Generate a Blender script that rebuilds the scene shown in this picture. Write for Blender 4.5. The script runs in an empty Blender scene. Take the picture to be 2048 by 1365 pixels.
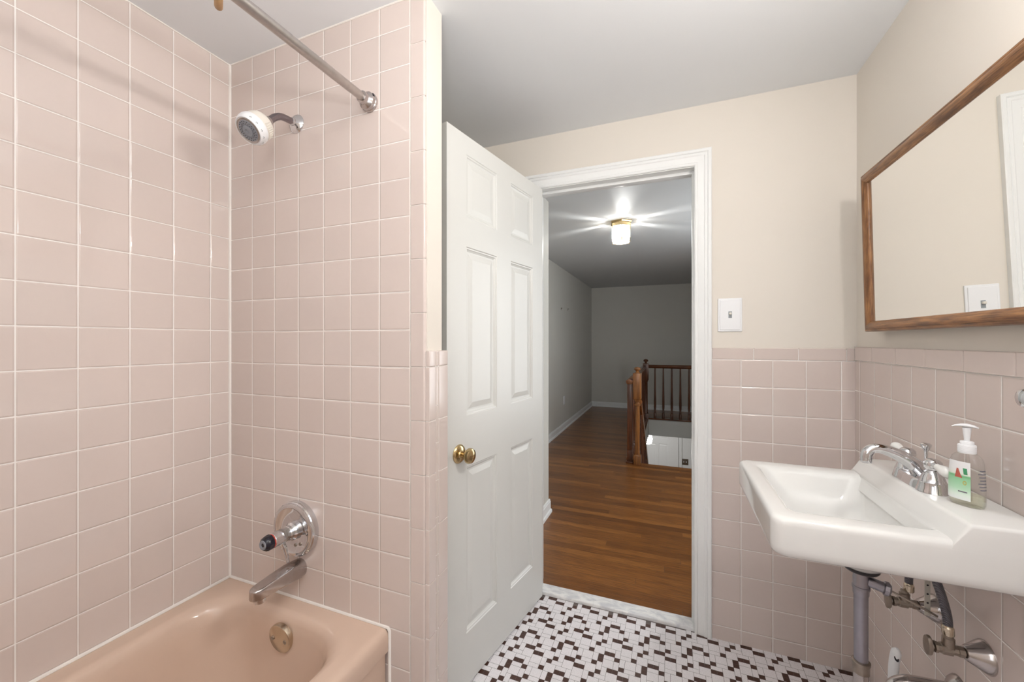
import bpy, bmesh, math, random
from mathutils import Vector, Matrix
R = math.radians
rng = random.Random(7)
sc = bpy.context.scene
C = sc.collection

# ------------------------------------------------------------------ dimensions (metres)
XL, YF, YD, XR = -1.4965, 0.9766, 1.8746, 0.6542     # left tile face, faucet tile face, door-wall tile face, right tile face
ZC = 2.268                                            # ceiling
YB = -0.60                                            # wall behind the camera
P = 0.112                                             # wall tile pitch
HF = 0.0115                                           # hall floor level

# ------------------------------------------------------------------ mesh helpers
class MB:
    def __init__(s):
        s.v, s.f, s.m = [], [], []
    def add(s, verts, faces, m=0):
        b = len(s.v)
        s.v += [tuple(p) for p in verts]
        for i, f in enumerate(faces):
            s.f.append(tuple(b + k for k in f))
            s.m.append(m[i] if isinstance(m, (list, tuple)) else m)
        return s
    def quad(s, a, b, c, d, m=0):
        return s.add([a, b, c, d], [(0, 1, 2, 3)], m)
    def box(s, x0, y0, z0, x1, y1, z1, m=0, mats=None):
        v = [(x0,y0,z0),(x1,y0,z0),(x1,y1,z0),(x0,y1,z0),(x0,y0,z1),(x1,y0,z1),(x1,y1,z1),(x0,y1,z1)]
        # order: bottom, top, -y, +x, +y, -x
        f = [(0,3,2,1),(4,5,6,7),(0,1,5,4),(1,2,6,5),(2,3,7,6),(3,0,4,7)]
        mm = [m]*6
        if mats:
            for k, w in mats.items():
                mm[['-z','+z','-y','+x','+y','-x'].index(k)] = w
        return s.add(v, f, mm)
    def bm(s, bm, m=0, mat=None):
        bm.verts.ensure_lookup_table()
        bm.verts.index_update()
        vs = [(mat @ v.co) if mat else v.co.copy() for v in bm.verts]
        s.add(vs, [tuple(v.index for v in f.verts) for f in bm.faces], m)
        bm.free()
        return s
    def rbox(s, x0, y0, z0, x1, y1, z1, r=.004, seg=2, m=0, mat=None):
        b = bmesh.new()
        bmesh.ops.create_cube(b, size=1)
        for v in b.verts:
            v.co = Vector(((x0+x1)/2 + v.co.x*(x1-x0), (y0+y1)/2 + v.co.y*(y1-y0), (z0+z1)/2 + v.co.z*(z1-z0)))
        bmesh.ops.bevel(b, geom=list(b.edges), offset=r, segments=seg, profile=.5, affect='EDGES', clamp_overlap=True)
        return s.bm(b, m, mat)
    def prism(s, prof, a0, a1, to3, r=0, seg=3, m=0):
        """closed 2-D profile extruded from a0 to a1; to3(u, v, a) gives the 3-D point"""
        b = bmesh.new()
        A = [b.verts.new(to3(u, w, a0)) for u, w in prof]
        B = [b.verts.new(to3(u, w, a1)) for u, w in prof]
        n = len(prof)
        b.faces.new(A); b.faces.new(B[::-1])
        for i in range(n):
            b.faces.new((A[i], B[i], B[(i+1)%n], A[(i+1)%n]))
        bmesh.ops.recalc_face_normals(b, faces=list(b.faces))
        if r:
            bmesh.ops.bevel(b, geom=list(b.edges), offset=r, segments=seg, profile=.5, affect='EDGES', clamp_overlap=True)
        return s.bm(b, m)
    def loft(s, rings, cap0=False, cap1=False, m=0):
        n = len(rings[0])
        v = [p for r in rings for p in r]
        f = []
        for i in range(len(rings)-1):
            for k in range(n):
                f.append((i*n+k, i*n+(k+1)%n, (i+1)*n+(k+1)%n, (i+1)*n+k))
        if cap0: f.append(tuple(range(n-1, -1, -1)))
        if cap1: f.append(tuple((len(rings)-1)*n+k for k in range(n)))
        return s.add(v, f, m)
    def tube(s, pts, r, n=14, m=0, caps=True, flat=None):
        pts = [Vector(p) for p in pts]
        rs = r if isinstance(r, (list, tuple)) else [r]*len(pts)
        t0 = (pts[1]-pts[0]).normalized()
        up = Vector((0,0,1)) if abs(t0.z) < .9 else Vector((1,0,0))
        nrm = (up - t0*up.dot(t0)).normalized()
        rings = []
        for i, p in enumerate(pts):
            if i == 0: t = (pts[1]-pts[0]).normalized()
            elif i == len(pts)-1: t = (pts[-1]-pts[-2]).normalized()
            else: t = ((pts[i+1]-p).normalized() + (p-pts[i-1]).normalized()).normalized()
            nrm = (nrm - t*nrm.dot(t)).normalized()
            bi = t.cross(nrm)
            ring = []
            for k in range(n):
                a = 2*math.pi*k/n
                fx, fy = (1, 1) if flat is None else flat
                ring.append(p + nrm*(math.cos(a)*rs[i]*fx) + bi*(math.sin(a)*rs[i]*fy))
            rings.append(ring)
        return s.loft(rings, caps, caps, m)
    def lathe(s, prof, o=(0,0,0), axis=(0,0,1), n=28, m=0, ell=(1,1), rot=0):
        """profile [(radius, height)...] spun about axis through o"""
        ax = Vector(axis).normalized()
        q = Vector((0,0,1)).rotation_difference(ax).to_matrix()
        o = Vector(o)
        rings = []
        for r, h in prof:
            rings.append([o + q @ Vector((max(r,1e-5)*math.cos(2*math.pi*k/n+rot)*ell[0], max(r,1e-5)*math.sin(2*math.pi*k/n+rot)*ell[1], h)) for k in range(n)])
        return s.loft(rings, True, True, m)
    def build(s, name, mats, parent=None, smooth=35, weld=0, wn=False):
        me = bpy.data.meshes.new(name)
        me.from_pydata(s.v, [], s.f)
        b = bmesh.new(); b.from_mesh(me)
        b.faces.ensure_lookup_table()
        for f, i in zip(b.faces, s.m): f.material_index = i
        if weld: bmesh.ops.remove_doubles(b, verts=list(b.verts), dist=weld)
        bmesh.ops.recalc_face_normals(b, faces=list(b.faces))
        b.to_mesh(me); b.free()
        if not isinstance(mats, (list, tuple)): mats = [mats]
        for mt in mats: me.materials.append(mt)
        if smooth:
            me.polygons.foreach_set('use_smooth', [True]*len(me.polygons))
            me.set_sharp_from_angle(angle=R(smooth))
        o = bpy.data.objects.new(name, me)
        C.objects.link(o)
        if wn:
            md = o.modifiers.new('weighted_normals', 'WEIGHTED_NORMAL'); md.keep_sharp = True; md.weight = 100
        if parent is not None:
            o.parent = parent
            top = parent
            while top.parent is not None: top = top.parent
            if parent.type == 'EMPTY':
                o.matrix_parent_inverse = Matrix.Translation(-parent.location)
        return o

def tag(o, label=None, cat=None, group=None, kind=None):
    if label: o['label'] = label
    if cat: o['category'] = cat
    if group: o['group'] = group
    if kind: o['kind'] = kind
    return o
def thing(name, loc, label, cat, group=None, kind=None):
    o = bpy.data.objects.new(name, None); C.objects.link(o)
    o.location = loc; o.empty_display_size = .05
    return tag(o, label, cat, group, kind)
def struct(o, label=None): return tag(o, label, None, None, 'structure')

def smooth_path(ctrl, n=8):
    """Catmull-Rom through control points"""
    c = [Vector(p) for p in ctrl]
    c = [c[0]*2-c[1]] + c + [c[-1]*2-c[-2]]
    out = []
    for i in range(1, len(c)-2):
        for k in range(n):
            t = k/n
            p0, p1, p2, p3 = c[i-1], c[i], c[i+1], c[i+2]
            out.append(.5*((2*p1) + (p2-p0)*t + (2*p0-5*p1+4*p2-p3)*t*t + (3*p1-p0-3*p2+p3)*t**3))
    out.append(c[-2])
    return out
def rr(x0, y0, x1, y1, r, z, k=7):
    """rounded-rectangle loop, 4*k points; r one radius or four (x0y0, x1y0, x1y1, x0y1)"""
    rs = r if isinstance(r, (list, tuple)) else [r]*4
    out = []
    for (cx, cy, a0, q) in ((x0+rs[0], y0+rs[0], 180, rs[0]), (x1-rs[1], y0+rs[1], 270, rs[1]), (x1-rs[2], y1-rs[2], 0, rs[2]), (x0+rs[3], y1-rs[3], 90, rs[3])):
        for i in range(k):
            a = R(a0 + 90*i/(k-1))
            out.append(Vector((cx + q*math.cos(a), cy + q*math.sin(a), z)))
    return out

# ------------------------------------------------------------------ materials
def srgb(r, g, b):
    f = lambda c: (c/255/12.92) if c/255 <= .04045 else ((c/255+.055)/1.055)**2.4
    return (f(r), f(g), f(b), 1)
class NT:
    def __init__(s, name):
        s.mat = bpy.data.materials.new(name); s.mat.use_nodes = True
        s.t = s.mat.node_tree; s.n = s.t.nodes; s.l = s.t.links
        s.b = s.n['Principled BSDF']
    def new(s, ty, **kw):
        n = s.n.new(ty)
        for k, v in kw.items(): setattr(n, k, v)
        return n
    def link(s, a, b): s.l.new(a, b)
    def math(s, op, a, b=None, c=None):
        n = s.new('ShaderNodeMath', operation=op)
        for i, x in enumerate((a, b, c)):
            if x is None: continue
            if isinstance(x, (int, float)): n.inputs[i].default_value = x
            else: s.link(x, n.inputs[i])
        return n.outputs[0]
    def mix(s, fac, a, b):
        n = s.new('ShaderNodeMix', data_type='RGBA')
        for i, x in ((0, fac), (6, a), (7, b)):
            if hasattr(x, 'is_linked'): s.link(x, n.inputs[i])
            else: n.inputs[i].default_value = x
        return n.outputs[2]
    def coords(s):
        t = s.new('ShaderNodeTexCoord'); x = s.new('ShaderNodeSeparateXYZ')
        s.link(t.outputs['Object'], x.inputs[0])
        return t.outputs['Object'], x.outputs
    def noise(s, vec, scale, detail=3, rough=.5):
        n = s.new('ShaderNodeTexNoise'); n.inputs['Scale'].default_value = scale
        n.inputs['Detail'].default_value = detail; n.inputs['Roughness'].default_value = rough
        s.link(vec, n.inputs['Vector'])
        return n
    def scaled(s, vec, sc_):
        m = s.new('ShaderNodeMapping'); m.inputs['Scale'].default_value = sc_
        s.link(vec, m.inputs['Vector']); return m.outputs[0]
    def bump(s, h, dist, strength=1):
        n = s.new('ShaderNodeBump'); n.inputs['Distance'].default_value = dist; n.inputs['Strength'].default_value = strength
        s.link(h, n.inputs['Height']); s.link(n.outputs[0], s.b.inputs['Normal'])
    def set(s, **kw):
        for k, v in kw.items(): s.b.inputs[k.replace('_', ' ')].default_value = v
        return s

def plain(name, col, rough=.5, metal=0, noise=0, nscale=20, bump=0, spec=.5, coat=0):
    t = NT(name); t.set(Roughness=rough, Metallic=metal); t.b.inputs['Specular IOR Level'].default_value = spec
    t.b.inputs['Coat Weight'].default_value = coat
    v, _ = t.coords()
    n = t.noise(v, nscale, 3)
    lo = tuple(c*(1-noise) for c in col[:3]) + (1,); hi = tuple(min(1, c*(1+noise)) for c in col[:3]) + (1,)
    t.link(t.mix(n.outputs[0], lo, hi), t.b.inputs['Base Color'])
    if bump: t.bump(n.outputs[0], bump)
    return t.mat

TILE = srgb(216, 202, 195)
GROUT = srgb(246, 242, 238)
def tile_mat(name, ax, au, pu, az, pz, gw=.0024, tint=1.0, aw=2, flat=False):
    """square glazed tiles: joints at au + k*pu along axis ax and az + k*pz along axis aw"""
    t = NT(name)
    v, x = t.coords()
    U = t.math('DIVIDE', t.math('SUBTRACT', x[ax], au), pu)
    W = t.math('DIVIDE', t.math('SUBTRACT', x[aw], az), pz)
    fu, fw = t.math('FRACT', U), t.math('FRACT', W)
    du = t.math('MULTIPLY', t.math('MINIMUM', fu, t.math('SUBTRACT', 1.0, fu)), pu)
    dw = t.math('MULTIPLY', t.math('MINIMUM', fw, t.math('SUBTRACT', 1.0, fw)), pz)
    d = t.math('MINIMUM', du, dw)
    def sstep(lo, hi):
        n = t.new('ShaderNodeMapRange', interpolation_type='SMOOTHSTEP')
        n.inputs[1].default_value = lo; n.inputs[2].default_value = hi
        t.link(d, n.inputs[0]); return n.outputs[0]
    mask = sstep(gw*.35, gw*.65)
    pillow = sstep(gw*.4, gw*.5+.0035)
    cell = t.new('ShaderNodeCombineXYZ')
    t.link(t.math('FLOOR', U), cell.inputs[0]); t.link(t.math('FLOOR', W), cell.inputs[1])
    wn = t.new('ShaderNodeTexWhiteNoise', noise_dimensions='2D'); t.link(cell.outputs[0], wn.inputs['Vector'])
    sp = t.new('ShaderNodeSeparateColor'); t.link(wn.outputs['Color'], sp.inputs[0])
    tilt = t.math('ADD', t.math('MULTIPLY', t.math('SUBTRACT', fu, .5), t.math('SUBTRACT', sp.outputs[0], .5)),
                  t.math('MULTIPLY', t.math('SUBTRACT', fw, .5), t.math('SUBTRACT', sp.outputs[1], .5)))
    wave = t.noise(v, 9, 1)
    h = t.math('ADD', t.math('MULTIPLY', pillow, .0011), t.math('MULTIPLY', tilt, .0016))
    h = t.math('ADD', h, t.math('MULTIPLY', wave.outputs[0], .0005))
    n2 = t.noise(v, 60, 2)
    lum = t.math('ADD', .965, t.math('ADD', t.math('MULTIPLY', sp.outputs[2], .05), t.math('MULTIPLY', n2.outputs[0], .02)))
    hsv = t.new('ShaderNodeHueSaturation'); hsv.inputs['Color'].default_value = tuple(c*tint for c in TILE[:3]) + (1,)
    t.link(lum, hsv.inputs['Value'])
    t.link(t.mix(mask, GROUT, hsv.outputs[0]), t.b.inputs['Base Color'])
    t.link(t.math('SUBTRACT', .75, t.math('MULTIPLY', mask, .67)), t.b.inputs['Roughness'])
    t.bump(h, 1.0)
    t.b.inputs['Specular IOR Level'].default_value = .7
    return t.mat
M = {}
M['tile_left'] = tile_mat('tile_left', 1, .9089, P, .8214+1.256, P)
M['tile_faucet'] = tile_mat('tile_faucet', 0, -1.3789, P, .4807+1.256, P)
M['tile_door'] = tile_mat('tile_door', 0, .2768, P, 1.1785, P)
M['tile_right'] = tile_mat('tile_right', 1, 1.7223, P, 1.182, P)
def glaze(name, col, rough=.11):
    t = NT(name); t.set(Roughness=rough)
    v, _ = t.coords()
    n = t.noise(v, 30, 2); n1 = t.noise(v, 7, 1)
    t.link(t.mix(n.outputs[0], tuple(c*.97 for c in col[:3])+(1,), col), t.b.inputs['Base Color'])
    t.bump(n1.outputs[0], .0006)
    return t.mat
M['trim_tile'] = glaze('trim_tile', TILE, .14)
M['grout'] = plain('grout', GROUT, .8, noise=.04)
M['caulk'] = plain('caulk', srgb(240, 234, 228), .45, noise=.05, nscale=40, bump=.001)
M['cream'] = plain('cream_paint', srgb(228, 221, 211), .55, noise=.012, nscale=6, spec=.3)
M['ceiling'] = plain('ceiling_paint', srgb(234, 236, 238), .7, noise=.01, nscale=5, spec=.2)
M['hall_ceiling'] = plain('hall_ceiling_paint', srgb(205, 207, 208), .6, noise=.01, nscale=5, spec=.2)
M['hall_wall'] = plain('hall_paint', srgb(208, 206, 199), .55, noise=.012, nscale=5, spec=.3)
M['white'] = plain('white_gloss_paint', srgb(238, 239, 238), .32, noise=.008, nscale=14)
M['door_white'] = plain('door_paint', srgb(215, 215, 211), .35, noise=.01, nscale=18)
M['porcelain'] = glaze('porcelain', srgb(230, 229, 226), .08)
M['tub'] = glaze('tub_enamel', srgb(216, 190, 171), .1)
M['plastic'] = plain('white_plastic', srgb(240, 241, 243), .35, noise=.005)
M['cream_plastic'] = plain('cream_plastic', srgb(232, 226, 216), .38, noise=.02)
M['dark'] = plain('dark_rubber', srgb(38, 36, 40), .4, noise=.1)
M['black'] = plain('black_plastic', srgb(30, 28, 38), .22, noise=.05)
M['red'] = plain('red_paint', srgb(190, 60, 45), .4)
M['grey_paint'] = plain('grey_print', srgb(150, 156, 160), .5)
M['grey_face'] = plain('grey_face', srgb(140, 143, 150), .35, noise=.08, nscale=300)
def metal(name, col, rough, noise=.06, nscale=60, bump=0):
    return plain(name, col, rough, 1.0, noise, nscale, bump)
M['chrome'] = metal('chrome', srgb(214, 214, 216), .06, .03)
M['chrome_old'] = metal('worn_chrome', srgb(188, 182, 180), .18, .2, 45)
M['steel'] = metal('dull_steel', srgb(186, 180, 176), .3, .15, 80)
M['nickel'] = metal('satin_nickel', srgb(205, 192, 172), .22, .05)
M['pipe'] = metal('pipe_metal', srgb(160, 158, 166), .32, .16, 35)
M['arm_metal'] = metal('arm_metal', srgb(142, 134, 138), .2, .15, 60)
M['zinc'] = plain('zinc_strap', srgb(196, 192, 182), .5, .2, .1)
M['brass'] = metal('brass', srgb(196, 172, 128), .2, .15, 40)
M['old_brass'] = metal('old_brass', srgb(158, 148, 138), .42, .25, 60, .0005)
M['verdigris'] = plain('verdigris', srgb(150, 180, 165), .8, noise=.2)
M['tan'] = plain('tan_plastic', srgb(176, 140, 100), .45, noise=.2, nscale=60)
M['brown_plate'] = plain('brown_plate', srgb(92, 78, 64), .4)

def wood(name, ax, light, dark, rough=.35, gs=26, stretch=14, coat=0):
    t = NT(name); t.set(Roughness=rough); t.b.inputs['Coat Weight'].default_value = coat
    v, _ = t.coords()
    s_ = [gs]*3; s_[ax] = gs/stretch
    a = t.noise(t.scaled(v, s_), 2.2, 5, .6)
    s2 = [gs*5]*3; s2[ax] = gs*5/30
    b = t.noise(t.scaled(v, s2), 2.0, 3, .6)
    r = t.new('ShaderNodeValToRGB'); r.color_ramp.elements[0].position = .36; r.color_ramp.elements[1].position = .64
    t.link(a.outputs[0], r.inputs[0])
    r2 = t.new('ShaderNodeValToRGB'); r2.color_ramp.elements[0].position = .42; r2.color_ramp.elements[1].position = .52
    t.link(b.outputs[0], r2.inputs[0])
    c1 = t.mix(r.outputs[0], dark, light)
    c2 = t.mix(t.math('MULTIPLY', t.math('SUBTRACT', 1.0, r2.outputs[0]), .45), c1, tuple(c*.45 for c in dark[:3])+(1,))
    t.link(c2, t.b.inputs['Base Color'])
    t.bump(b.outputs[0], .0008)
    return t.mat
M['oak_y'] = wood('oak_grain_along', 1, srgb(172, 122, 76), srgb(108, 68, 38), .32, 34, 7)
M['oak_z'] = wood('oak_grain_upright', 2, srgb(172, 122, 76), srgb(108, 68, 38), .32, 34, 7)
M['rail_wood_y'] = wood('rail_wood', 1, srgb(158, 98, 52), srgb(104, 60, 30), .25, 20, coat=.3)
M['rail_wood_x'] = wood('rail_wood_cross', 0, srgb(122, 70, 36), srgb(80, 42, 22), .25, 20, coat=.3)
M['newel_wood'] = wood('newel_wood', 2, srgb(150, 98, 50), srgb(112, 68, 34), .25, 18, coat=.3)
M['baluster_wood'] = wood('baluster_wood', 2, srgb(112, 64, 36), srgb(76, 40, 22), .28, 20, coat=.3)

def plank_mat():
    t = NT('hall_planks'); t.set(Roughness=.3); t.b.inputs['Coat Weight'].default_value = .25
    t.b.inputs['Coat Roughness'].default_value = .2
    v, x = t.coords()
    pw, pl = .0572, 1.15
    rowf = t.math('DIVIDE', x[1], pw); row = t.math('FLOOR', rowf); fr = t.math('FRACT', rowf)
    w1 = t.new('ShaderNodeTexWhiteNoise', noise_dimensions='1D'); t.link(row, w1.inputs['W'])
    colf = t.math('ADD', t.math('DIVIDE', x[0], pl), t.math('MULTIPLY', w1.outputs[0], 7.0))
    cid = t.math('FLOOR', colf); cf = t.math('FRACT', colf)
    cmb = t.new('ShaderNodeCombineXYZ'); t.link(row, cmb.inputs[0]); t.link(cid, cmb.inputs[1])
    w2 = t.new('ShaderNodeTexWhiteNoise', noise_dimensions='2D'); t.link(cmb.outputs[0], w2.inputs['Vector'])
    # grain, shifted per plank
    off = t.new('ShaderNodeVectorMath', operation='SCALE'); t.link(w2.outputs['Color'], off.inputs[0]); off.inputs['Scale'].default_value = 5
    ad = t.new('ShaderNodeVectorMath', operation='ADD'); t.link(v, ad.inputs[0]); t.link(off.outputs[0], ad.inputs[1])
    g = t.noise(t.scaled(ad.outputs[0], (2.2, 26, 1)), 2.0, 5, .62); g.inputs['Distortion'].default_value = .8
    g2 = t.noise(t.scaled(ad.outputs[0], (6, 170, 1)), 1.5, 3, .6)
    r = t.new('ShaderNodeValToRGB'); e = r.color_ramp.elements
    e[0].position = .0; e[0].color = srgb(98, 58, 26); e[1].position = 1; e[1].color = srgb(172, 114, 56)
    m_ = e.new(.5); m_.color = srgb(140, 88, 40)
    t.link(t.math('ADD', t.math('MULTIPLY', w2.outputs[0], .62), t.math('MULTIPLY', t.math('SUBTRACT', g.outputs[0], .3), .62)), r.inputs[0])
    r2 = t.new('ShaderNodeValToRGB'); r2.color_ramp.elements[0].position = .38; r2.color_ramp.elements[1].position = .56
    t.link(g2.outputs[0], r2.inputs[0])
    c = t.mix(t.math('MULTIPLY', t.math('SUBTRACT', 1.0, r2.outputs[0]), .6), r.outputs[0], srgb(74, 42, 20))
    dj = t.math('MINIMUM', t.math('MULTIPLY', t.math('MINIMUM', fr, t.math('SUBTRACT', 1.0, fr)), pw),
                t.math('MULTIPLY', t.math('MINIMUM', cf, t.math('SUBTRACT', 1.0, cf)), pl))
    mr = t.new('ShaderNodeMapRange'); mr.inputs[1].default_value = .0003; mr.inputs[2].default_value = .0012; t.link(dj, mr.inputs[0])
    t.link(t.mix(mr.outputs[0], srgb(82, 48, 24), c), t.b.inputs['Base Color'])
    t.bump(t.math('ADD', mr.outputs[0], t.math('MULTIPLY', g2.outputs[0], .3)), .0006)
    return t.mat
M['planks'] = plank_mat()

def marble_mat():
    t = NT('threshold_marble'); t.set(Roughness=.25)
    v, _ = t.coords()
    n = t.noise(t.scaled(v, (9, 22, 9)), 1.2, 6, .65); n.inputs['Distortion'].default_value = 1.6
    r = t.new('ShaderNodeValToRGB'); e = r.color_ramp.elements
    e[0].position = .35; e[0].color = srgb(214, 214, 217); e[1].position = .58; e[1].color = srgb(246, 245, 243)
    t.link(n.outputs[0], r.inputs[0]); t.link(r.outputs[0], t.b.inputs['Base Color'])
    return t.mat
M['marble'] = marble_mat()
def mosaic_mat(name, base, speck, amt):
    t = NT(name); t.set(Roughness=.4)
    v, _ = t.coords()
    n = t.noise(v, 480, 2, .6); n2 = t.noise(v, 7, 2)
    r = t.new('ShaderNodeValToRGB'); r.color_ramp.elements[0].position = .36; r.color_ramp.elements[1].position = .46
    t.link(n.outputs[0], r.inputs[0])
    f = t.math('MULTIPLY', t.math('SUBTRACT', 1.0, r.outputs[0]), amt)
    c = t.mix(f, base, speck)
    t.link(t.mix(t.math('MULTIPLY', n2.outputs[0], .12), c, speck), t.b.inputs['Base Color'])
    return t.mat
M['mosaic_white'] = mosaic_mat('mosaic_white', srgb(244, 240, 242), srgb(176, 166, 168), .6)
M['mosaic_brown'] = mosaic_mat('mosaic_brown', srgb(76, 46, 36), srgb(48, 28, 22), .5)
M['mosaic_grout'] = plain('mosaic_grout', srgb(112, 102, 98), .85, noise=.2, nscale=60)

def mirror_mat():
    t = NT('mirror_silver'); t.set(Roughness=.0, Metallic=1.0); t.b.inputs['Base Color'].default_value = (.93, .93, .91, 1)
    return t.mat
M['mirror'] = mirror_mat()
def clear_mat(name, tint, gl=.12, rough=.03):
    t = NT(name)
    t.n.remove(t.b)
    tr = t.new('ShaderNodeBsdfTransparent'); tr.inputs[0].default_value = tint
    g = t.new('ShaderNodeBsdfGlossy'); g.inputs['Roughness'].default_value = rough
    lw = t.new('ShaderNodeLayerWeight'); lw.inputs[0].default_value = .35
    f = t.math('ADD', t.math('MULTIPLY', lw.outputs['Facing'], .5), gl*.5)
    mx = t.new('ShaderNodeMixShader')
    t.link(f, mx.inputs[0]); t.link(tr.outputs[0], mx.inputs[1]); t.link(g.outputs[0], mx.inputs[2])
    t.link(mx.outputs[0], t.n['Material Output'].inputs[0])
    return t.mat
M['clear'] = clear_mat('clear_plastic', (.985, .985, .982, 1), .10)
M['soap'] = clear_mat('liquid_soap', (.95, .96, .86, 1), .04)
M['lamp_clear'] = clear_mat('bevelled_glass', (.97, .98, .98, 1), .05)
def frosted():
    t = NT('rippled_glass'); t.n.remove(t.b)
    v, _ = t.coords()
    n = t.noise(v, 70, 2)
    tr = t.new('ShaderNodeBsdfTransparent'); tr.inputs[0].default_value = (.95, .96, .96, 1)
    tl = t.new('ShaderNodeBsdfTranslucent'); tl.inputs[0].default_value = (.42, .43, .43, 1)
    f = t.math('ADD', .955, t.math('MULTIPLY', t.math('SUBTRACT', n.outputs[0], .5), .3))
    mx = t.new('ShaderNodeMixShader'); t.link(f, mx.inputs[0]); t.link(tr.outputs[0], mx.inputs[1]); t.link(tl.outputs[0], mx.inputs[2])
    t.link(mx.outputs[0], t.n['Material Output'].inputs[0])
    return t.mat
M['lamp_frost'] = frosted()
def emit(name, col, s):
    t = NT(name); t.b.inputs['Emission Color'].default_value = col; t.b.inputs['Emission Strength'].default_value = s
    return t.mat
def bulb_mat():
    t = NT('lit_bulb'); t.n.remove(t.b)
    e = t.new('ShaderNodeEmission'); e.inputs[0].default_value = (1, .97, .9, 1); e.inputs[1].default_value = 25
    tr = t.new('ShaderNodeBsdfTransparent'); ad = t.new('ShaderNodeAddShader')
    t.link(e.outputs[0], ad.inputs[0]); t.link(tr.outputs[0], ad.inputs[1]); t.link(ad.outputs[0], t.n['Material Output'].inputs[0])
    return t.mat
M['bulb'] = bulb_mat()
M['lantern_glow'] = emit('lit_lantern', (1, .98, .94, 1), 12)
M['sky_pane'] = emit('daylight_pane', (.82, .9, 1, 1), 1.2)
def braid_mat():
    t = NT('braided_hose'); t.set(Roughness=.35, Metallic=.7)
    v, x = t.coords()
    w = t.new('ShaderNodeTexWave', wave_type='BANDS', bands_direction='DIAGONAL'); w.inputs['Scale'].default_value = 150; w.inputs['Distortion'].default_value = 0
    t.link(v, w.inputs['Vector'])
    t.link(t.mix(w.outputs['Fac'], srgb(84, 82, 88), srgb(118, 114, 120)), t.b.inputs['Base Color'])
    t.bump(w.outputs['Fac'], .0008)
    return t.mat
M['braid'] = braid_mat()
def label_mat():
    t = NT('soap_label'); t.set(Roughness=.3)
    v, x = t.coords()
    r = t.new('ShaderNodeValToRGB'); e = r.color_ramp.elements
    e[0].position = .0; e[0].color = srgb(236, 240, 238)
    e[1].position = 1; e[1].color = srgb(238, 238, 240)
    for p_, c_ in ((.12, srgb(226, 240, 228)), (.26, srgb(182, 222, 190)), (.5, srgb(150, 205, 160)), (.56, srgb(120, 186, 130)), (.6, srgb(232, 236, 226)), (.72, srgb(238, 238, 238))):
        k = e.new(p_); k.color = c_
    t.link(t.math('DIVIDE', t.math('SUBTRACT', x[2], .922), .088), r.inputs[0])
    t.link(r.outputs[0], t.b.inputs['Base Color'])
    return t.mat
M['soap_label'] = label_mat()
M['leaf_green'] = plain('leaf_green', srgb(70, 150, 105), .4)
M['melon_red'] = plain('melon_red', srgb(186, 96, 82), .4, noise=.1, nscale=200)
M['print_grey'] = plain('print_grey', srgb(118, 116, 124), .6)
M['gold'] = plain('gold_print', srgb(196, 180, 90), .4)

# ================================================================== SETTING: bathroom
# floor: mosaic sheet, 8 x 8 unit repeat
UN, TH = .0205, R(-.5)
OX, OY = .000814, .00391
BR = ["..##...#", ".#..#...", ".#......", "#....#..", "...##...", ".#...##.", "#.......", "........"]
WH = [(2,1,2,1),(2,2,2,2),(4,2,1,2),(5,1,1,2),(6,1,2,2),(0,1,1,2),(1,3,1,2),(6,3,2,1),(2,4,1,2),(5,4,2,1),(7,4,2,2),
      (0,5,1,1),(3,5,2,2),(1,6,2,1),(5,6,2,2),(7,6,1,2),(2,7,2,1),(0,7,2,2),(4,7,1,2),(5,8,2,1),(2,5,0,0)]
def floor_mesh():
    mb = MB()
    x0, x1, y0, y1 = -.86, XR, YB, 1.886
    mb.box(-1.6, YB-.05, -.1, XR+.1, y1, -.0006, 2)
    cs, sn = math.cos(TH), math.sin(TH)
    def W(a, b):
        bx, by = OX + a*UN, OY + b*UN
        # inverse of B = A @ [[c,-s],[s,c]]
        return (bx*cs - by*sn, bx*sn + by*cs)
    g = .0011
    def tile(a, r, w, h, m):
        # a left unit, r row counted downward (away from +y); covers rows r .. r+h-1
        ax0, ax1 = a - .5, a + w - .5
        by1, by0 = 87 - r + .5, 87 - r - h + .5
        e = g/UN/2
        pts = [W(ax0+e, by0+e), W(ax1-e, by0+e), W(ax1-e, by1-e), W(ax0+e, by1-e)]
        cx = sum(p[0] for p in pts)/4; cy = sum(p[1] for p in pts)/4
        if cx < x0 or cx > x1-.008 or cy < y0 or cy > y1-.006: return
        pts = [(min(max(px, x0), x1), min(max(py, y0), y1-.001)) for px, py in pts]
        z = rng.uniform(-.0001, .0001)
        mb.add([(px, py, z) for px, py in pts], [(0,1,2,3)], m)
    for J in range(-1, 16):
        for I in range(-3, 7):
            a0, r0 = -30 + 8*(I+3) - 16, 8*(J) - 8
            for r in range(8):
                for c in range(8):
                    if BR[r][c] == '#': tile(a0+c, r0+r, 1, 1, 1)
            for c, r, w, h in WH:
                if w and not (w == 1 and h == 1): tile(a0+c, r0+r, w, h, 0)
    return mb
struct(floor_mesh().build('floor', [M['mosaic_white'], M['mosaic_brown'], M['mosaic_grout']], smooth=0), 'white and brown mosaic tile bathroom floor')

mb = MB(); mb.box(-1.7, YB-.1, ZC, .8, 1.94, ZC+.1)
struct(mb.build('ceiling', M['ceiling'], smooth=0), 'flat white bathroom ceiling')

# left wall, tiled to the ceiling
mb = MB(); mb.box(XL-.1, YB-.1, -.1, XL, YF+.05, ZC+.02)
struct(mb.build('wall_left', M['tile_left'], smooth=0), 'pink tiled wall along the tub')

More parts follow.
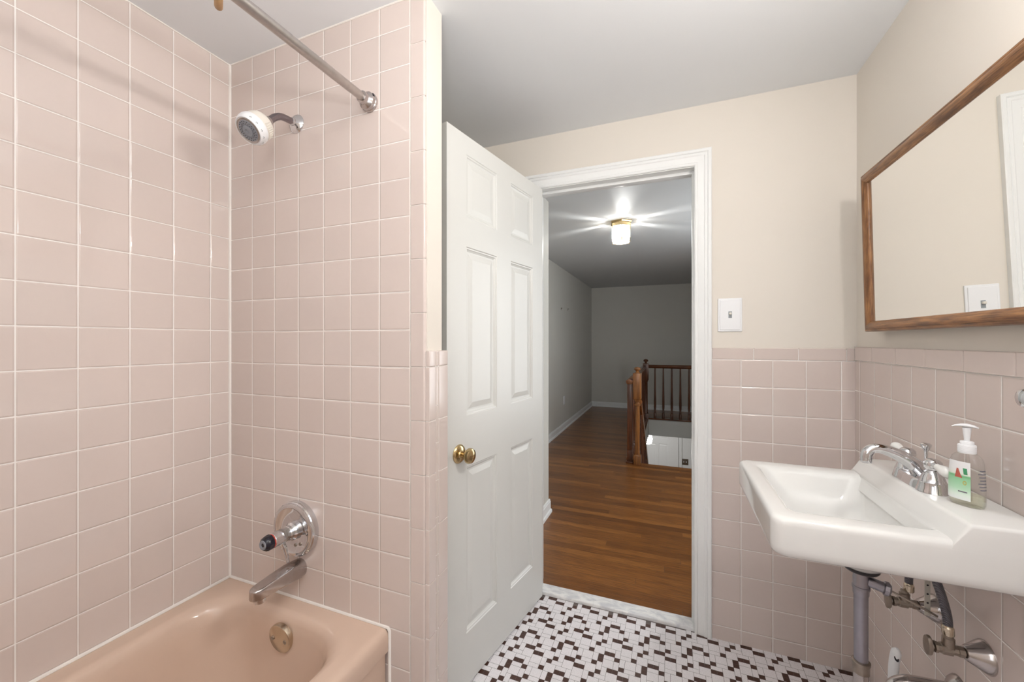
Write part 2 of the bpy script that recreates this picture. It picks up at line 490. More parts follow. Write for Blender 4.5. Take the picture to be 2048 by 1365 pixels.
# partition wall at the tub's faucet end
XE = -.650                                            # painted end of the partition
mb = MB()
mb.box(XL-.1, YF, 0, -.7069, YF+.09, ZC, 1, {'-y': 0})
mb.box(-.7069, YF+.0105, 0, XE-.0055, YF+.09, ZC, 1)
wp = mb.build('wall_partition', [M['tile_faucet'], M['cream']], smooth=0)
struct(wp, 'short partition wall carrying the shower fittings')
# 2 x 6 bullnose column up the front corner of the partition
def trim_piece(mb, x0, y0, z0, x1, y1, z1, r=.0016, g=.0008, seg=2):
    mb.rbox(x0+g if x1-x0 > .012 else x0, y0+g if y1-y0 > .012 else y0, z0+g, x1-g if x1-x0 > .012 else x1, y1-g if y1-y0 > .012 else y1, z1-g, r, seg)
mb = MB()
S6 = .1578
z = 1.180 + 7*S6
zs = [1.180 + k*S6 for k in range(-8, 8)]
for z in zs:
    z0, z1 = max(z, 0), min(z+S6, ZC)
    if z1-z0 < .02: continue
    b = bmesh.new(); bmesh.ops.create_cube(b, size=1)
    x0, x1, y0, y1 = -.7069+.001, -.6575, YF, YF+.012
    for v in b.verts:
        v.co = Vector(((x0+x1)/2+v.co.x*(x1-x0), (y0+y1)/2+v.co.y*(y1-y0), (z0+z1)/2+v.co.z*(z1-z0-.002)))
    e = [q for q in b.edges if all(abs(v.co.x-x1) < 1e-6 and abs(v.co.y-y0) < 1e-6 for v in q.verts)]
    bmesh.ops.bevel(b, geom=e, offset=.0055, segments=4, profile=.5, affect='EDGES')
    e = [q for q in b.edges if q.is_manifold and q.calc_face_angle(0) > R(60)]
    bmesh.ops.bevel(b, geom=e, offset=.0014, segments=2, profile=.5, affect='EDGES')
    mb.bm(b)
mb.box(-.7069, YF+.002, 0, -.660, YF+.012, ZC, 1)
mb.build('bullnose_column', [M['trim_tile'], M['grout']], wp, smooth=60, wn=True)
# tiled wainscot on the end of the partition
mb = MB()
YE = YF + .0035
for z in [1.180 - k*S6 for k in range(0, 9)]:
    z0, z1 = max(z-S6, 0), z
    if z1-z0 < .01: continue
    trim_piece(mb, XE-.008, YE, z0, XE+.007, YF+.0405, z1)
    trim_piece(mb, XE-.008, YF+.0555, z0, XE+.007, YF+.108, z1)
for k in range(11):
    z1 = 1.180 - .004 - k*P; z0 = max(z1-P, 0)
    if k == 0: z1 = 1.180
    if z1-z0 > .01: trim_piece(mb, XE-.008, YF+.0415, z0, XE+.0065, YF+.0545, z1, .0012)
for a, b_ in ((YE, YF+.0385), (YF+.0395, YF+.0545), (YF+.0555, YF+.108)):
    trim_piece(mb, XE-.008, a, 1.180, XE+.0075, b_, 1.228, .003)
mb.box(XE-.0075, YE+.002, 0, XE+.004, YF+.106, 1.224, 1)
mb.build('end_wainscot', [M['trim_tile'], M['grout']], wp, smooth=60, wn=True)

# nook wall behind the open door
mb = MB(); mb.box(-1.15, YF+.09, 0, -1.05, 1.95, ZC)
struct(mb.build('wall_nook', M['cream'], smooth=0), 'cream wall behind the open door')

# door wall with opening
OL, OR_, OT = -.612, .106, 2.006
mb = MB()
Y0, Y1 = YD+.008, 1.995
mats = {'+y': 1}
mb.box(-1.05, Y0, 0, OL-.012, Y1, ZC, 0, mats)
mb.box(OR_+.012, Y0, 0, .76, Y1, ZC, 0, mats)
mb.box(OL-.012, Y0, OT+.012, OR_+.012, Y1, ZC, 0, mats)
wd = mb.build('wall_door', [M['cream'], M['hall_wall']], smooth=0)
struct(wd, 'cream wall with the doorway, tiled to waist height')
mb = MB()
mb.box(.1665, YD, 0, XR, Y0+.001, 1.1785); mb.box(-1.05, YD, 0, -.688, Y0+.001, 1.1785)
mb.build('tile_wainscot', M['tile_door'], wd, smooth=0)
def cap_row(mb, joints, lo, hi, fn, z0=1.1795, z1=1.2275):
    js = [lo] + sorted(j for j in joints if lo < j < hi) + [hi]
    for a, b_ in zip(js, js[1:]):
        if b_-a < .006: continue
        bm_ = bmesh.new(); bmesh.ops.create_cube(bm_, size=1)
        for v in bm_.verts:
            v.co = fn((a+b_)/2 + v.co.x*(b_-a-.002), v.co.y+.5, (z0+z1)/2 + v.co.z*(z1-z0))
        e = [q for q in bm_.edges]
        bmesh.ops.bevel(bm_, geom=e, offset=.0025, segments=3, profile=.5, affect='EDGES')
        mb.bm(bm_)
mb = MB()
cap_row(mb, [.3221-.1537, .3221, .4754, .6292], .1665, XR, lambda a, t, z: Vector((a, YD-.0012+.011*t, z)))
cap_row(mb, [-.9, -.746], -1.05, -.688, lambda a, t, z: Vector((a, YD-.0012+.011*t, z)))
mb.box(.1665, YD+.001, 1.178, XR, Y0, 1.224, 1)
mb.build('tile_cap', [M['trim_tile'], M['grout']], wd, smooth=60, wn=True)

# right wall
mb = MB(); mb.box(XR+.008, YB-.1, -.1, .76, Y1, ZC+.02)
wr = mb.build('wall_right', M['cream'], smooth=0)
struct(wr, 'cream wall above pink tile behind the sink')
mb = MB(); mb.box(XR, YB, 0, XR+.009, YD+.004, 1.182)
mb.build('tile_wainscot', M['tile_right'], wr, smooth=0)
mb = MB()
cap_row(mb, [1.7383-.1535*k for k in range(16)] + [1.8746], YB, YD, lambda a, t, z: Vector((XR-.0016+.0115*t, a, z+.0012)), 1.1825, 1.2325)
mb.box(XR+.001, YB, 1.181, XR+.008, YD, 1.229, 1)
mb.build('tile_cap', [M['trim_tile'], M['grout']], wr, smooth=60, wn=True)

# wall behind the camera with a window
mb = MB()
wx0, wx1, wz0, wz1 = -.55, .25, 1.05, 1.95
mb.box(XL-.1, YB-.1, 0, wx0, YB, ZC); mb.box(wx1, YB-.1, 0, .76, YB, ZC)
mb.box(wx0, YB-.1, 0, wx1, YB, wz0); mb.box(wx0, YB-.1, wz1, wx1, YB, ZC)
struct(mb.build('wall_rear', M['cream'], smooth=0), 'cream wall with the window')
mb = MB()
for a in ((wx0-.07, wz0-.07, wx0+.03, wz1+.07), (wx1-.03, wz0-.07, wx1+.07, wz1+.07), (wx0, wz0-.07, wx1, wz0+.03), (wx0, wz1-.03, wx1, wz1+.07), (wx0, 1.48, wx1, 1.53)):
    mb.rbox(a[0], YB-.06, a[1], a[2], YB+.018, a[3], .004)
wn = struct(mb.build('window_1', M['white']), 'white sash window')
mb = MB(); mb.box(wx0, YB-.075, wz0, wx1, YB-.07, wz1)
mb.build('pane', M['sky_pane'], wn, smooth=0)

# white caulk: tub corner and along the tub rim
TZ = .392
mb = MB()
mb.tube([(XL+.001, YF-.001, TZ), (XL+.001, YF-.001, ZC)], .0052, 8)
mb.tube([(XL+.001, YB, TZ+.002), (XL+.001, YF-.002, TZ+.002), ], .006, 8)
mb.tube([(XL+.002, YF-.001, TZ+.002), (-.786, YF-.001, TZ+.001), (-.7805, YF-.001, TZ-.007), (-.7805, YF-.001, 0)], .0052, 8)
mb.tube([(XL+.001, YB, ZC-.001), (XL+.001, YF-.001, ZC-.001), (-.68, YF-.001, ZC-.001)], .003, 6)
struct(mb.build('trim_1', M['caulk']), 'white caulk line round the tub')

# door casing (mitred) and jamb
def casing(mb, pts_w, y_face, sgn):
    """three mitred sides round the opening; pts_w: (outward offset, thickness)"""
    x0, x1, zt = OL-.004, OR_-.004, OT+.003
    rows = []
    n = len(pts_w)
    for (w, t) in pts_w:
        y = y_face - sgn*t
        rows.append([(x0-w, y, 0), (x0-w, y, zt+w), (x1+w, y, zt+w), (x1+w, y, 0)])
    v = [p for r_ in rows for p in r_]; f = []
    for i in range(n-1):
        for k in range(3):
            f.append((i*4+k, i*4+k+1, (i+1)*4+k+1, (i+1)*4+k))
    mb.add(v, f)
    return mb
prof = [(0, -.001), (0, .009), (.004, .0115), (.010, .0115), (.013, .009), (.024, .0115), (.036, .0135), (.040, .0165), (.047, .0165), (.049, .0145), (.053, .019), (.062, .020), (.0655, .018), (.0655, -.001)]
mb = MB(); casing(mb, prof, Y0, 1)
# cut foot: small feet close to the floor
struct(mb.build('trim_2', M['white'], smooth=25), 'white moulded casing round the bathroom doorway')
mb = MB()
for x0, x1 in ((OL-.014, OL), (OR_, OR_+.014)):
    mb.box(x0, Y0-.002, 0, x1, Y1+.004, OT)
mb.box(OL-.014, Y0-.002, OT, OR_+.014, Y1+.004, OT+.014)
# door stop
mb.rbox(OL-.001, 1.922, 0, OL+.012, 1.957, OT-.0125, .001); mb.rbox(OR_-.012, 1.922, 0, OR_+.001, 1.957, OT-.0125, .001)
mb.rbox(OL-.001, 1.922, OT-.013, OR_+.001, 1.957, OT+.001, .002)
jb = struct(mb.build('trim_3', M['white'], smooth=25), 'white door jamb with stop')
mb = MB(); mb.rbox(OR_-.0015, 1.889, .828, OR_+.004, 1.919, .892, .001); mb.box(OR_-.0019, 1.896, .845, OR_+.002, 1.911, .876, 1)
tag(mb.build('strike_plate', [M['old_brass'], M['dark']], jb), 'dark metal strike plate')
# hall-side casing
mb = MB(); casing(mb, prof, Y1, -1)
struct(mb.build('trim_4', M['white'], smooth=25), 'white casing on the hall side of the doorway')
# marble threshold
mb = MB(); mb.rbox(OL-.0, 1.886, -.03, OR_, 1.9575, HF+.003, .005, 3)
struct(mb.build('trim_5', M['marble']), 'white marble door threshold')

# ================================================================== DOOR LEAF
A10 = R(10)
HX, HY = -.577, 1.866
DE = Vector((-math.sin(A10), -math.cos(A10), 0)); DN = Vector((math.cos(A10), -math.sin(A10), 0))
def dpt(u, t, z): return Vector((HX, HY, 0)) + DE*u - DN*t + Vector((0, 0, z))
def panel_door(mb, W, zb, zt, T, us, vs, pt):
    U = sorted({0, W} | {q for a in us for q in a}); V = sorted({zb, zt} | {q for a in vs for q in a})
    steps = [(0, 0), (.003, .003), (.007, .0035), (.010, .0065), (.015, .0095), (.021, .0095), (.042, .0055)]
    for side in (0, 1):
        dep = (lambda d: d) if side == 0 else (lambda d: T-d)
        for i in range(len(U)-1):
            for j in range(len(V)-1):
                a, b_, c, d = U[i], U[i+1], V[j], V[j+1]
                if (a, b_) in us and (c, d) in vs:
                    loops = [[(a+s, dep(q), c+s), (b_-s, dep(q), c+s), (b_-s, dep(q), d-s), (a+s, dep(q), d-s)] for s, q in steps]
                    mb.loft([[pt(*p) for p in l] for l in loops], False, True)
                else:
                    mb.add([pt(a, dep(0), c), pt(b_, dep(0), c), pt(b_, dep(0), d), pt(a, dep(0), d)], [(0,1,2,3)])
    for (a, b_, c, d) in ((0, W, zb, zb), (0, W, zt, zt)):
        mb.add([pt(a, 0, c), pt(b_, 0, c), pt(b_, T, c), pt(a, T, c)], [(0,1,2,3)])
    for u in (0, W):
        mb.add([pt(u, 0, zb), pt(u, 0, zt), pt(u, T, zt), pt(u, T, zb)], [(0,1,2,3)])
DW = .706
mb = MB()
panel_door(mb, DW, .008, 2.000, .035, [(.0985, .2937), (.399, .599)], [(.197, .801), (.987, 1.598), (1.704, 1.932)], dpt)
d1 = struct(mb.build('door_1', M['door_white'], smooth=8, weld=1e-5), 'white six-panel door standing open into the bathroom')
ku, kz = .642, .858
o = dpt(ku, 0, kz)
mb = MB(); mb.lathe([(.0, -.001), (.033, -.001), (.0335, .002), (.031, .006), (.024, .009), (.014, .011), (.012, .014)], o, DN, 32)
ro = mb.build('rosette', M['brass'], d1)
mb = MB(); mb.lathe([(.011, .010), (.0095, .026), (.012, .031), (.021, .036), (.0265, .044), (.027, .05), (.024, .057), (.016, .0615), (.005, .063), (.0048, .0625), (.001, .062)], o, DN, 32)
tag(mb.build('door_knob', M['brass'], d1), 'round brass door knob')
o2 = dpt(ku, .035, kz)
mb = MB(); mb.lathe([(.033, -.001), (.031, .006), (.012, .012), (.0095, .026), (.021, .036), (.027, .05), (.016, .0615), (.001, .063)], o2, -DN, 24)
mb.build('door_knob', M['brass'], d1)
mb = MB()
mb.quad(dpt(DW+.0006, .006, .80), dpt(DW+.0006, .029, .80), dpt(DW+.0006, .029, .915), dpt(DW+.0006, .006, .915))
mb.build('latch_plate', M['brass'], d1, smooth=0)

# ================================================================== TUB
tub = thing('bathtub', (-1.14, .2, 0), 'pink enamel bathtub set against the tiled walls', 'bathtub')
TX0, TX1, TY0, TY1 = XL+.0015, -.7815, YB+.004, YF-.0015
mb = MB()
ring = []
# apron and rolled lip, then rim, then the basin
for (ix, z, r) in ((.012, 0.0, .004), (.012, .322, .004), (.001, .326, .004), (0, .332, .004), (0, .366, .004), (.0025, .379, .004), (.009, .3875, .005), (.018, .3912, .006), (.027, .392, .008)):
    ring.append(rr(TX0, TY0, TX1-ix, TY1, r, z))
ring.append(rr(TX0+.006, TY0+.008, TX1-.034, TY1-.008, .014, .392)); ring.append(rr(TX0+.028, TY0+.03, TX1-.046, TY1-.025, .06, .392))
def basin(x0, x1, y1, y0, rf, rn, z): ring.append(rr(x0, y0, x1, y1, [rn, rn, rf, rf], z))
basin(-1.446, -.838, .930, TY0+.055, .105, .12, .392)
basin(-1.440, -.842, .926, TY0+.06, .115, .13, .3915)
basin(-1.432, -.850, .918, TY0+.07, .125, .13, .389)
basin(-1.424, -.860, .911, TY0+.08, .135, .13, .381)
basin(-1.416, -.869, .905, TY0+.10, .140, .14, .366)
basin(-1.408, -.877, .900, TY0+.13, .140, .15, .335)
basin(-1.395, -.890, .893, TY0+.19, .140, .15, .26)
basin(-1.380, -.905, .882, TY0+.27, .140, .16, .17)
basin(-1.352, -.935, .860, TY0+.36, .140, .17, .095)
basin(-1.30, -.985, .81, TY0+.44, .13, .13, .062)
basin(-1.22, -1.06, .70, TY0+.6, .07, .07, .055)
mb.loft(ring, True, True)
mb.build('tub_body', M['tub'], tub, smooth=60)
mb = MB()
# overflow plate on the inner end wall
oc = Vector((-1.131, .8985, .325))
ax = Vector((0, -.995, -.09))
mb.lathe([(.044, -.004), (.0455, .004), (.0445, .011), (.041, .0135), (.001, .014)], oc, ax, 36)
ov = mb.build('overflow_plate', M['nickel'], tub)
for sx in (-.026, .026):
    m2 = MB(); m2.lathe([(.0065, .0125), (.0062, .0150), (.0035, .0155), (.003, .0135), (.001, .0133)], oc + Vector((sx, 0, 0)), ax, 14)
    m2.build('screw', M['old_brass'], ov)
m2 = MB(); m2.lathe([(.028, .0), (.028, .004), (.02, .006), (.001, .006)], (-1.15, .62, .056), (0,0,1), 24)
m2.build('drain', M['chrome'], tub)

# ================================================================== TUB SPOUT
sp = thing('tub_spout', (-1.1436, YF, .515), 'chrome tub spout projecting over the pink tub', 'spout')
mb = MB()
secs = []
# (y, half width, top z, bottom z)
for (y, w, zt, zb, rad) in ((YF+.001, .0265, .5305, .474, .024), (.966, .0265, .5305, .474, .024), (.960, .0260, .528, .475, .014), (.93, .0252, .528, .480, .008), (.88, .0240, .524, .484, .006), (.84, .0228, .5205, .485, .006), (.83, .0222, .5195, .4852, .006), (.822, .0207, .519, .4855, .006), (.815, .0180, .5183, .486, .006), (.810, .0145, .5175, .4862, .006), (.8065, .0100, .5165, .487, .005), (.805, .0045, .515, .4885, .003)):
    l = rr(-w, zb, w, zt, min(rad, w*.95), 0, 5)
    secs.append([Vector((-1.1436+p.x, y, p.y)) for p in l])
mb.loft(secs, True, True)
mb.build('body', M['chrome_old'], sp, smooth=40)
mb = MB(); mb.lathe([(.0155, 0), (.0165, .004), (.0165, .012), (.0145, .014), (.0145, .02), (.001, .02)], (-1.1436, .832, .472), (0,0,1), 24)
mb.build('outlet', M['chrome'], sp)

# ================================================================== SHOWER VALVE
VX, VZ = -1.153, .633
vl = thing('shower_valve', (VX, YF, VZ), 'round chrome shower valve with black capped lever on the tile', 'shower valve')
mb = MB()
mb.lathe([(.0885, -.001), (.0895, .003), (.0888, .018), (.0855, .021), (.0855, .026), (.0815, .0285), (.074, .029), (.070, .026), (.045, .0225), (.030, .021), (.029, .021), (.001, .021)], (VX, YF, VZ), (0,-1,0), 56)
es = mb.build('escutcheon', M['chrome'], vl)
for sx, sz in ((.012, -.047), (.034, -.040)):
    m2 = MB(); m2.lathe([(.0055, .022), (.0052, .0255), (.001, .0258)], (VX+sx, YF, VZ+sz), (0,-1,0), 12)
    m2.build('screw', M['old_brass'], es)
mb = MB()
mb.lathe([(.029, .018), (.029, .030), (.026, .033), (.0235, .036), (.0235, .044), (.0215, .046), (.0215, .058), (.023, .060), (.0235, .098), (.0215, .100), (.001, .1005)], (VX, YF, VZ-.004), (0,-1,.02), 32)
mb.build('valve_stem', M['chrome'], vl)
mb = MB(); mb.lathe([(.0222, .0985), (.0222, .1025), (.02, .1028)], (VX, YF, VZ-.004), (0,-1,.02), 32)
tag(mb.build('temperature_ring', M['red'], vl), 'red temperature ring')
mb = MB(); mb.lathe([(.0215, .1022), (.0235, .1035), (.0235, .112), (.0215, .121), (.016, .127), (.0145, .1272)], (VX, YF, VZ-.004), (0,-1,.02), 10)
cp = tag(mb.build('knob_cap', M['black'], vl, smooth=30), 'black knob cap')
mb = MB(); mb.lathe([(.0145, .1262), (.0135, .1295), (.0085, .1298), (.006, .1272), (.001, .1270)], (VX, YF, VZ-.004), (0,-1,.02), 24)
mb.build('cap_button', M['grey_face'], cp)
mb = MB()
a0 = Vector((VX+.001, .9165, .607)); a1 = Vector((VX+.006, .931, .5395))
pts = [a0.lerp(a1, t) for t in (0, .12, .2, .22, .5, .9, .96, 1)]
mb.tube(pts, [.0065, .0075, .0072, .0088, .0075, .0058, .0066, .005], 16)
mb.build('lever', M['chrome'], vl)

# ================================================================== SHOWER HEAD
SX = -1.162
sh = thing('shower_sprayer', (SX, YF, 1.984), 'white adjustable shower head on a chrome wall arm', 'shower head')
mb = MB(); mb.lathe([(.031, -.001), (.0315, .002), (.029, .006), (.02, .011), (.0125, .0145), (.0125, .022), (.011, .023)], (SX, YF, 1.984), (0,-1,0), 36)
mb.build('flange', M['chrome'], sh)
mb = MB()
path = smooth_path([(SX, .972, 1.984), (SX, .945, 1.983), (SX, .918, 1.979), (SX, .897, 1.966), (SX, .880, 1.948), (SX, .862, 1.930)], 6)
mb.tube(path, .0108, 18)
mb.build('arm', M['arm_metal'], sh)
hd = Vector((0, -.72, -.694)).normalized()
h0 = Vector((SX, .872, 1.940))
mb = MB(); mb.lathe([(.0135, -.006), (.0145, .0), (.0145, .016), (.013, .018), (.001, .018)], h0, hd, 24)
mb.build('swivel_nut', M['chrome_old'], sh)
mb = MB()
mb.lathe([(.012, .012), (.022, .016), (.030, .020), (.036, .024), (.040, .030), (.0425, .040), (.0435, .060), (.001, .060)], h0, hd, 44)
mb.build('housing', M['cream_plastic'], sh)
mb = MB()
hp = bpy.data.objects['housing']
q = Vector((0,0,1)).rotation_difference(hd).to_matrix()
for k in range(9):
    a = R(-62 + k*8.0)
    c = h0 + q @ Vector((math.cos(a)*.0425, math.sin(a)*.0425, .036)); e = h0 + q @ Vector((math.cos(a)*.044, math.sin(a)*.044, .054))
    mb.tube([c, e], .0016, 6)
mb.build('grip_ribs', M['cream_plastic'], hp)
mb = MB()
mb.lathe([(.0435, .058), (.0455, .060), (.0465, .066), (.0455, .074), (.041, .084), (.0385, .086), (.0375, .0845), (.001, .0845)], h0, hd, 48)
rg = tag(mb.build('selector_ring', M['plastic'], sh), 'white spray selector ring')
mb = MB()
for k, a in enumerate((-178, -152, -126, -100, -72, -46, 160)):
    a = R(a + 88)
    for dx, dy in ((0, 0), (.0022, .002), (-.0022, .002)):
        cc = h0 + q @ Vector((math.cos(a)*.0443, math.sin(a)*.0443, .0782)) 
        tt = q @ Vector((-math.sin(a), math.cos(a), 0)); rr_ = (q @ Vector((math.cos(a)*-.0045, math.sin(a)*-.0045, .010))).normalized()
        nn = tt.cross(rr_).normalized()
        if nn.dot(q @ Vector((math.cos(a), math.sin(a), .3))) < 0: nn = -nn
        c0 = cc + tt*dx + rr_*dy + nn*.0009
        s_ = .0014
        mb.add([c0-tt*s_-rr_*s_, c0+tt*s_-rr_*s_, c0+rr_*s_*1.2], [(0,1,2)])
mb.build('spray_marks', M['grey_paint'], rg, smooth=0)
mb = MB()
mb.lathe([(.0365, .0840), (.036, .0862), (.0345, .0868), (.032, .085), (.001, .085)], h0, hd, 40, 0)
mb.lathe([(.030, .0855), (.029, .087), (.018, .0875), (.017, .086), (.0165, .086), (.0155, .0885), (.006, .089), (.0055, .0875), (.001, .0874)], h0, hd, 40, 1)
for k in range(40):
    a = 2*math.pi*k/40; r_ = .0205 if k % 2 else .026
    mb.lathe([(.0011, .0865), (.001, .0888), (.0002, .089)], h0 + q @ Vector((math.cos(a)*r_, math.sin(a)*r_, 0)), hd, 6, 2)
mb.build('nozzle_face', [M['steel'], M['grey_face'], M['dark']], sh)

# ================================================================== CURTAIN ROD
rodx, rodz = -.853, 1.986
rod = thing('curtain_rod', (rodx, YF, rodz), 'metal shower curtain rod running from the tiled end wall', 'curtain rod')
mb = MB(); mb.tube([(rodx, YB+.001, rodz), (rodx, YF-.012, rodz)], .0125, 24)
mb.build('rod', M['steel'], rod)
for (y, s_) in ((YF, -1), (YB, 1)):
    mb = MB(); mb.lathe([(.0275, -.001), (.0285, .002), (.0285, .008), (.0265, .010), (.0265, .019), (.022, .024), (.0175, .028), (.0172, .040), (.0125, .041), (.012, .038)], (rodx, y, rodz), (0, s_, 0), 36)
    fl = mb.build('flange', M['chrome_old'], rod)
    mb = MB(); mb.lathe([(.0042, .0), (.0042, .003), (.001, .0032)], (rodx+.0225, y+s_*.014, rodz+.0135), (.85, 0, .52), 10)
    mb.build('screw', M['dark'], fl)
mb = MB()
RC = 1.9985 - (.031-.008)
mb.tube([(rodx + .031*.848*math.cos(R(k*10)), .5335 - .031*.53*math.cos(R(k*10)), RC + .031*math.sin(R(k*10))) for k in range(37)], .0078, 12, caps=False)
tag(mb.build('curtain_ring', M['tan']), 'tan curtain ring hanging on the metal shower rod', 'curtain ring')

# ================================================================== LIGHT SWITCH (bathroom)
sw = thing('light_switch', (.2365, YD, 1.365), 'white light switch plate on cream wall beside the doorway', 'light switch')
mb = MB()
yp = Y0
mb.rbox(.1915, yp-.006, 1.295, .2816, yp+.001, 1.4347, .003, 3)
mb.rbox(.1985, yp-.009, 1.302, .2746, yp-.004, 1.4277, .0025, 3)
pl = mb.build('cover_plate', M['plastic'], sw, smooth=60, wn=True)
mb = MB(); mb.rbox(.2305, yp-.0095, 1.352, .2435, yp-.0085, 1.379, .0004, 1, 0)
mb.build('slot', M['grey_paint'], pl, smooth=0)
mb = MB(); mb.rbox(.2325, yp-.019, 1.366, .2415, yp-.006, 1.375, .0015, 2, 0, Matrix.Translation((0, 0, 0)))
tag(mb.build('toggle', M['cream_plastic'], sw), 'small grey-white toggle')

# ================================================================== MIRROR
mr = thing('wall_mirror', (XR+.008, 1.2, 1.287), 'oak framed wall mirror hung above the sink', 'mirror')
tilt = Matrix.Translation((.6135, 0, 1.287)) @ Matrix.Rotation(R(-1.3), 4, 'Y') @ Matrix.Translation((-.6135, 0, -1.287))
MY0, MY1, MZ0, MZ1 = .80, 1.69, 1.287, 1.814
# profile: (inset from outer edge, height of face toward the room) ; back plane at x = .648
fp = [(0, 0), (0, .024), (.002, .0285), (.006, .0295), (.0075, .0285), (.0100, .0312), (.0145, .0335), (.020, .0328), (.0245, .0300), (.0265, .0298), (.0290, .0268), (.0305, .0262), (.0335, .0225), (.034, .0190)]
xb = .645
def side(p0, p1, i0, i1):
    rows = []
    for w, h in fp:
        rows.append([tilt @ Vector((xb-h, p0[0]+i0[0]*w, p0[1]+i0[1]*w)), tilt @ Vector((xb-h, p1[0]+i1[0]*w, p1[1]+i1[1]*w))])
    v = [q for r_ in rows for q in r_]
    return v, [(2*i, 2*i+1, 2*i+3, 2*i+2) for i in range(len(fp)-1)]
bl, br, tr, tl = (MY1, MZ0), (MY0, MZ0), (MY0, MZ1), (MY1, MZ1)
ib = {bl: (-1, 1), br: (1, 1), tr: (1, -1), tl: (-1, -1)}
for a, b_, mt in ((bl, br, 'oak_y'), (tr, tl, 'oak_y'), (br, tr, 'oak_z'), (tl, bl, 'oak_z')):
    mb = MB(); v, f = side(a, b_, ib[a], ib[b_]); mb.add(v, f)
    mb.build('frame_rail' if mt == 'oak_y' else 'frame_stile', M[mt], mr, smooth=50)
mb = MB()
gx = xb - .0200
c = [tilt @ Vector((gx, y, z_)) for y, z_ in ((MY0+.029, MZ0+.029), (MY1-.029, MZ0+.029), (MY1-.029, MZ1-.029), (MY0+.029, MZ1-.029))]
c2 = [p + Vector((.003, 0, 0)) for p in c]
mb.add(c + c2, [(0,1,2,3),(4,7,6,5),(0,4,5,1),(1,5,6,2),(2,6,7,3),(3,7,4,0)])
mb.build('mirror_glass', M['mirror'], mr, smooth=0)
mb = MB()
c = [tilt @ Vector((xb+.0005, y, z_)) for y, z_ in ((MY0+.004, MZ0+.004), (MY1-.004, MZ0+.004), (MY1-.004, MZ1-.004), (MY0+.004, MZ1-.004))]
c2 = [tilt @ Vector((xb-.004, y, z_)) for y, z_ in ((MY0+.004, MZ0+.004), (MY1-.004, MZ0+.004), (MY1-.004, MZ1-.004), (MY0+.004, MZ1-.004))]
mb.add(c + c2, [(0,3,2,1),(4,5,6,7),(0,1,5,4),(1,2,6,5),(2,3,7,6),(3,0,4,7)])
mb.build('backing_board', M['oak_y'], mr, smooth=0)

# ================================================================== SINK
sk = thing('sink', (.45, 1.2535, 0), 'white porcelain wall-hung sink with raised back deck', 'sink')
SY0, SY1, SX0 = 1.02, 1.487, .212
mb = MB(); rings = []
def rrs(x0, y0, x1, y1, r, z): return rr(x0, y0, x1, y1, r, z, 9)
rings.append(rrs(.45-.036, 1.255-.036, .45+.036, 1.255+.036, .0355, .689))
rings.append(rrs(.45-.043, 1.255-.043, .45+.043, 1.255+.043, .042, .694))
rings.append(rrs(.37, 1.17, .55, 1.34, .085, .730))
rings.append(rrs(.27, 1.085, .63, 1.42, .09, .762))
rings.append(rrs(.235, 1.045, .652, 1.462, .05, .779))
for (i_, z_, r_) in ((.009, .7835, .03), (.003, .788, .028), (-.0005, .796, .026), (-.001, .806, .026), (-.001, .835, .026), (-.001, .855, .026), (-.0002, .862, .026), (.0025, .867, .026), (.007, .8698, .024), (.014, .871, .02)):
    rings.append(rrs(SX0+i_, SY0+i_, .652, SY1-i_, [r_, .004, .004, r_], z_))
for (x0, y0, x1, y1, r_, z_) in ((.246, 1.066, .522, 1.443, .022, .8705), (.253, 1.073, .519, 1.436, .024, .869), (.259, 1.080, .515, 1.430, .026, .865), (.266, 1.088, .510, 1.423, .03, .853), (.280, 1.104, .500, 1.408, .04, .822), (.298, 1.125, .490, 1.388, .05, .79), (.325, 1.15, .480, 1.36, .055, .772), (.38, 1.20, .470, 1.31, .044, .764), (.418, 1.231, .462, 1.275, .0215, .762)):
    rings.append(rrs(x0, y0, x1, y1, r_, z_))
mb.loft(rings, True, True)
# raised deck: sloped front running down into the basin
bd = bmesh.new()
prof = [(.652, .82), (.652, .9085), (.5315, .9075), (.5085, .869), (.497, .836), (.515, .82)]
sl = lambda w: .0008
A_ = [bd.verts.new((u, SY0-sl(w), w)) for u, w in prof]; B_ = [bd.verts.new((u, SY1+sl(w), w)) for u, w in prof]
bd.faces.new(A_); bd.faces.new(B_[::-1])
for i in range(6): bd.faces.new((A_[i], B_[i], B_[(i+1) % 6], A_[(i+1) % 6]))
bmesh.ops.recalc_face_normals(bd, faces=list(bd.faces))
eg = [e for e in bd.edges if all(v.co.z > .86 and v.co.x < .65 for v in e.verts) or (all(v.co.z > .9 for v in e.verts) and abs(e.verts[0].co.y-e.verts[1].co.y) < .01)]
bmesh.ops.bevel(bd, geom=eg, offset=.0075, segments=4, profile=.5, affect='EDGES', clamp_overlap=True)
mb.bm(bd)
# hanging ledge under the back edge
mb.rbox(.60, 1.15, .728, .652, 1.40, .80, .008, 3)
mb.build('basin', M['porcelain'], sk, smooth=50)
mb = MB(); mb.lathe([(.021, .760), (.0215, .7635), (.017, .7645), (.016, .7625), (.001, .7625)], (.44, 1.253, 0), (0,0,1), 24)
mb.build('pop_up_stopper', M['chrome'], sk)

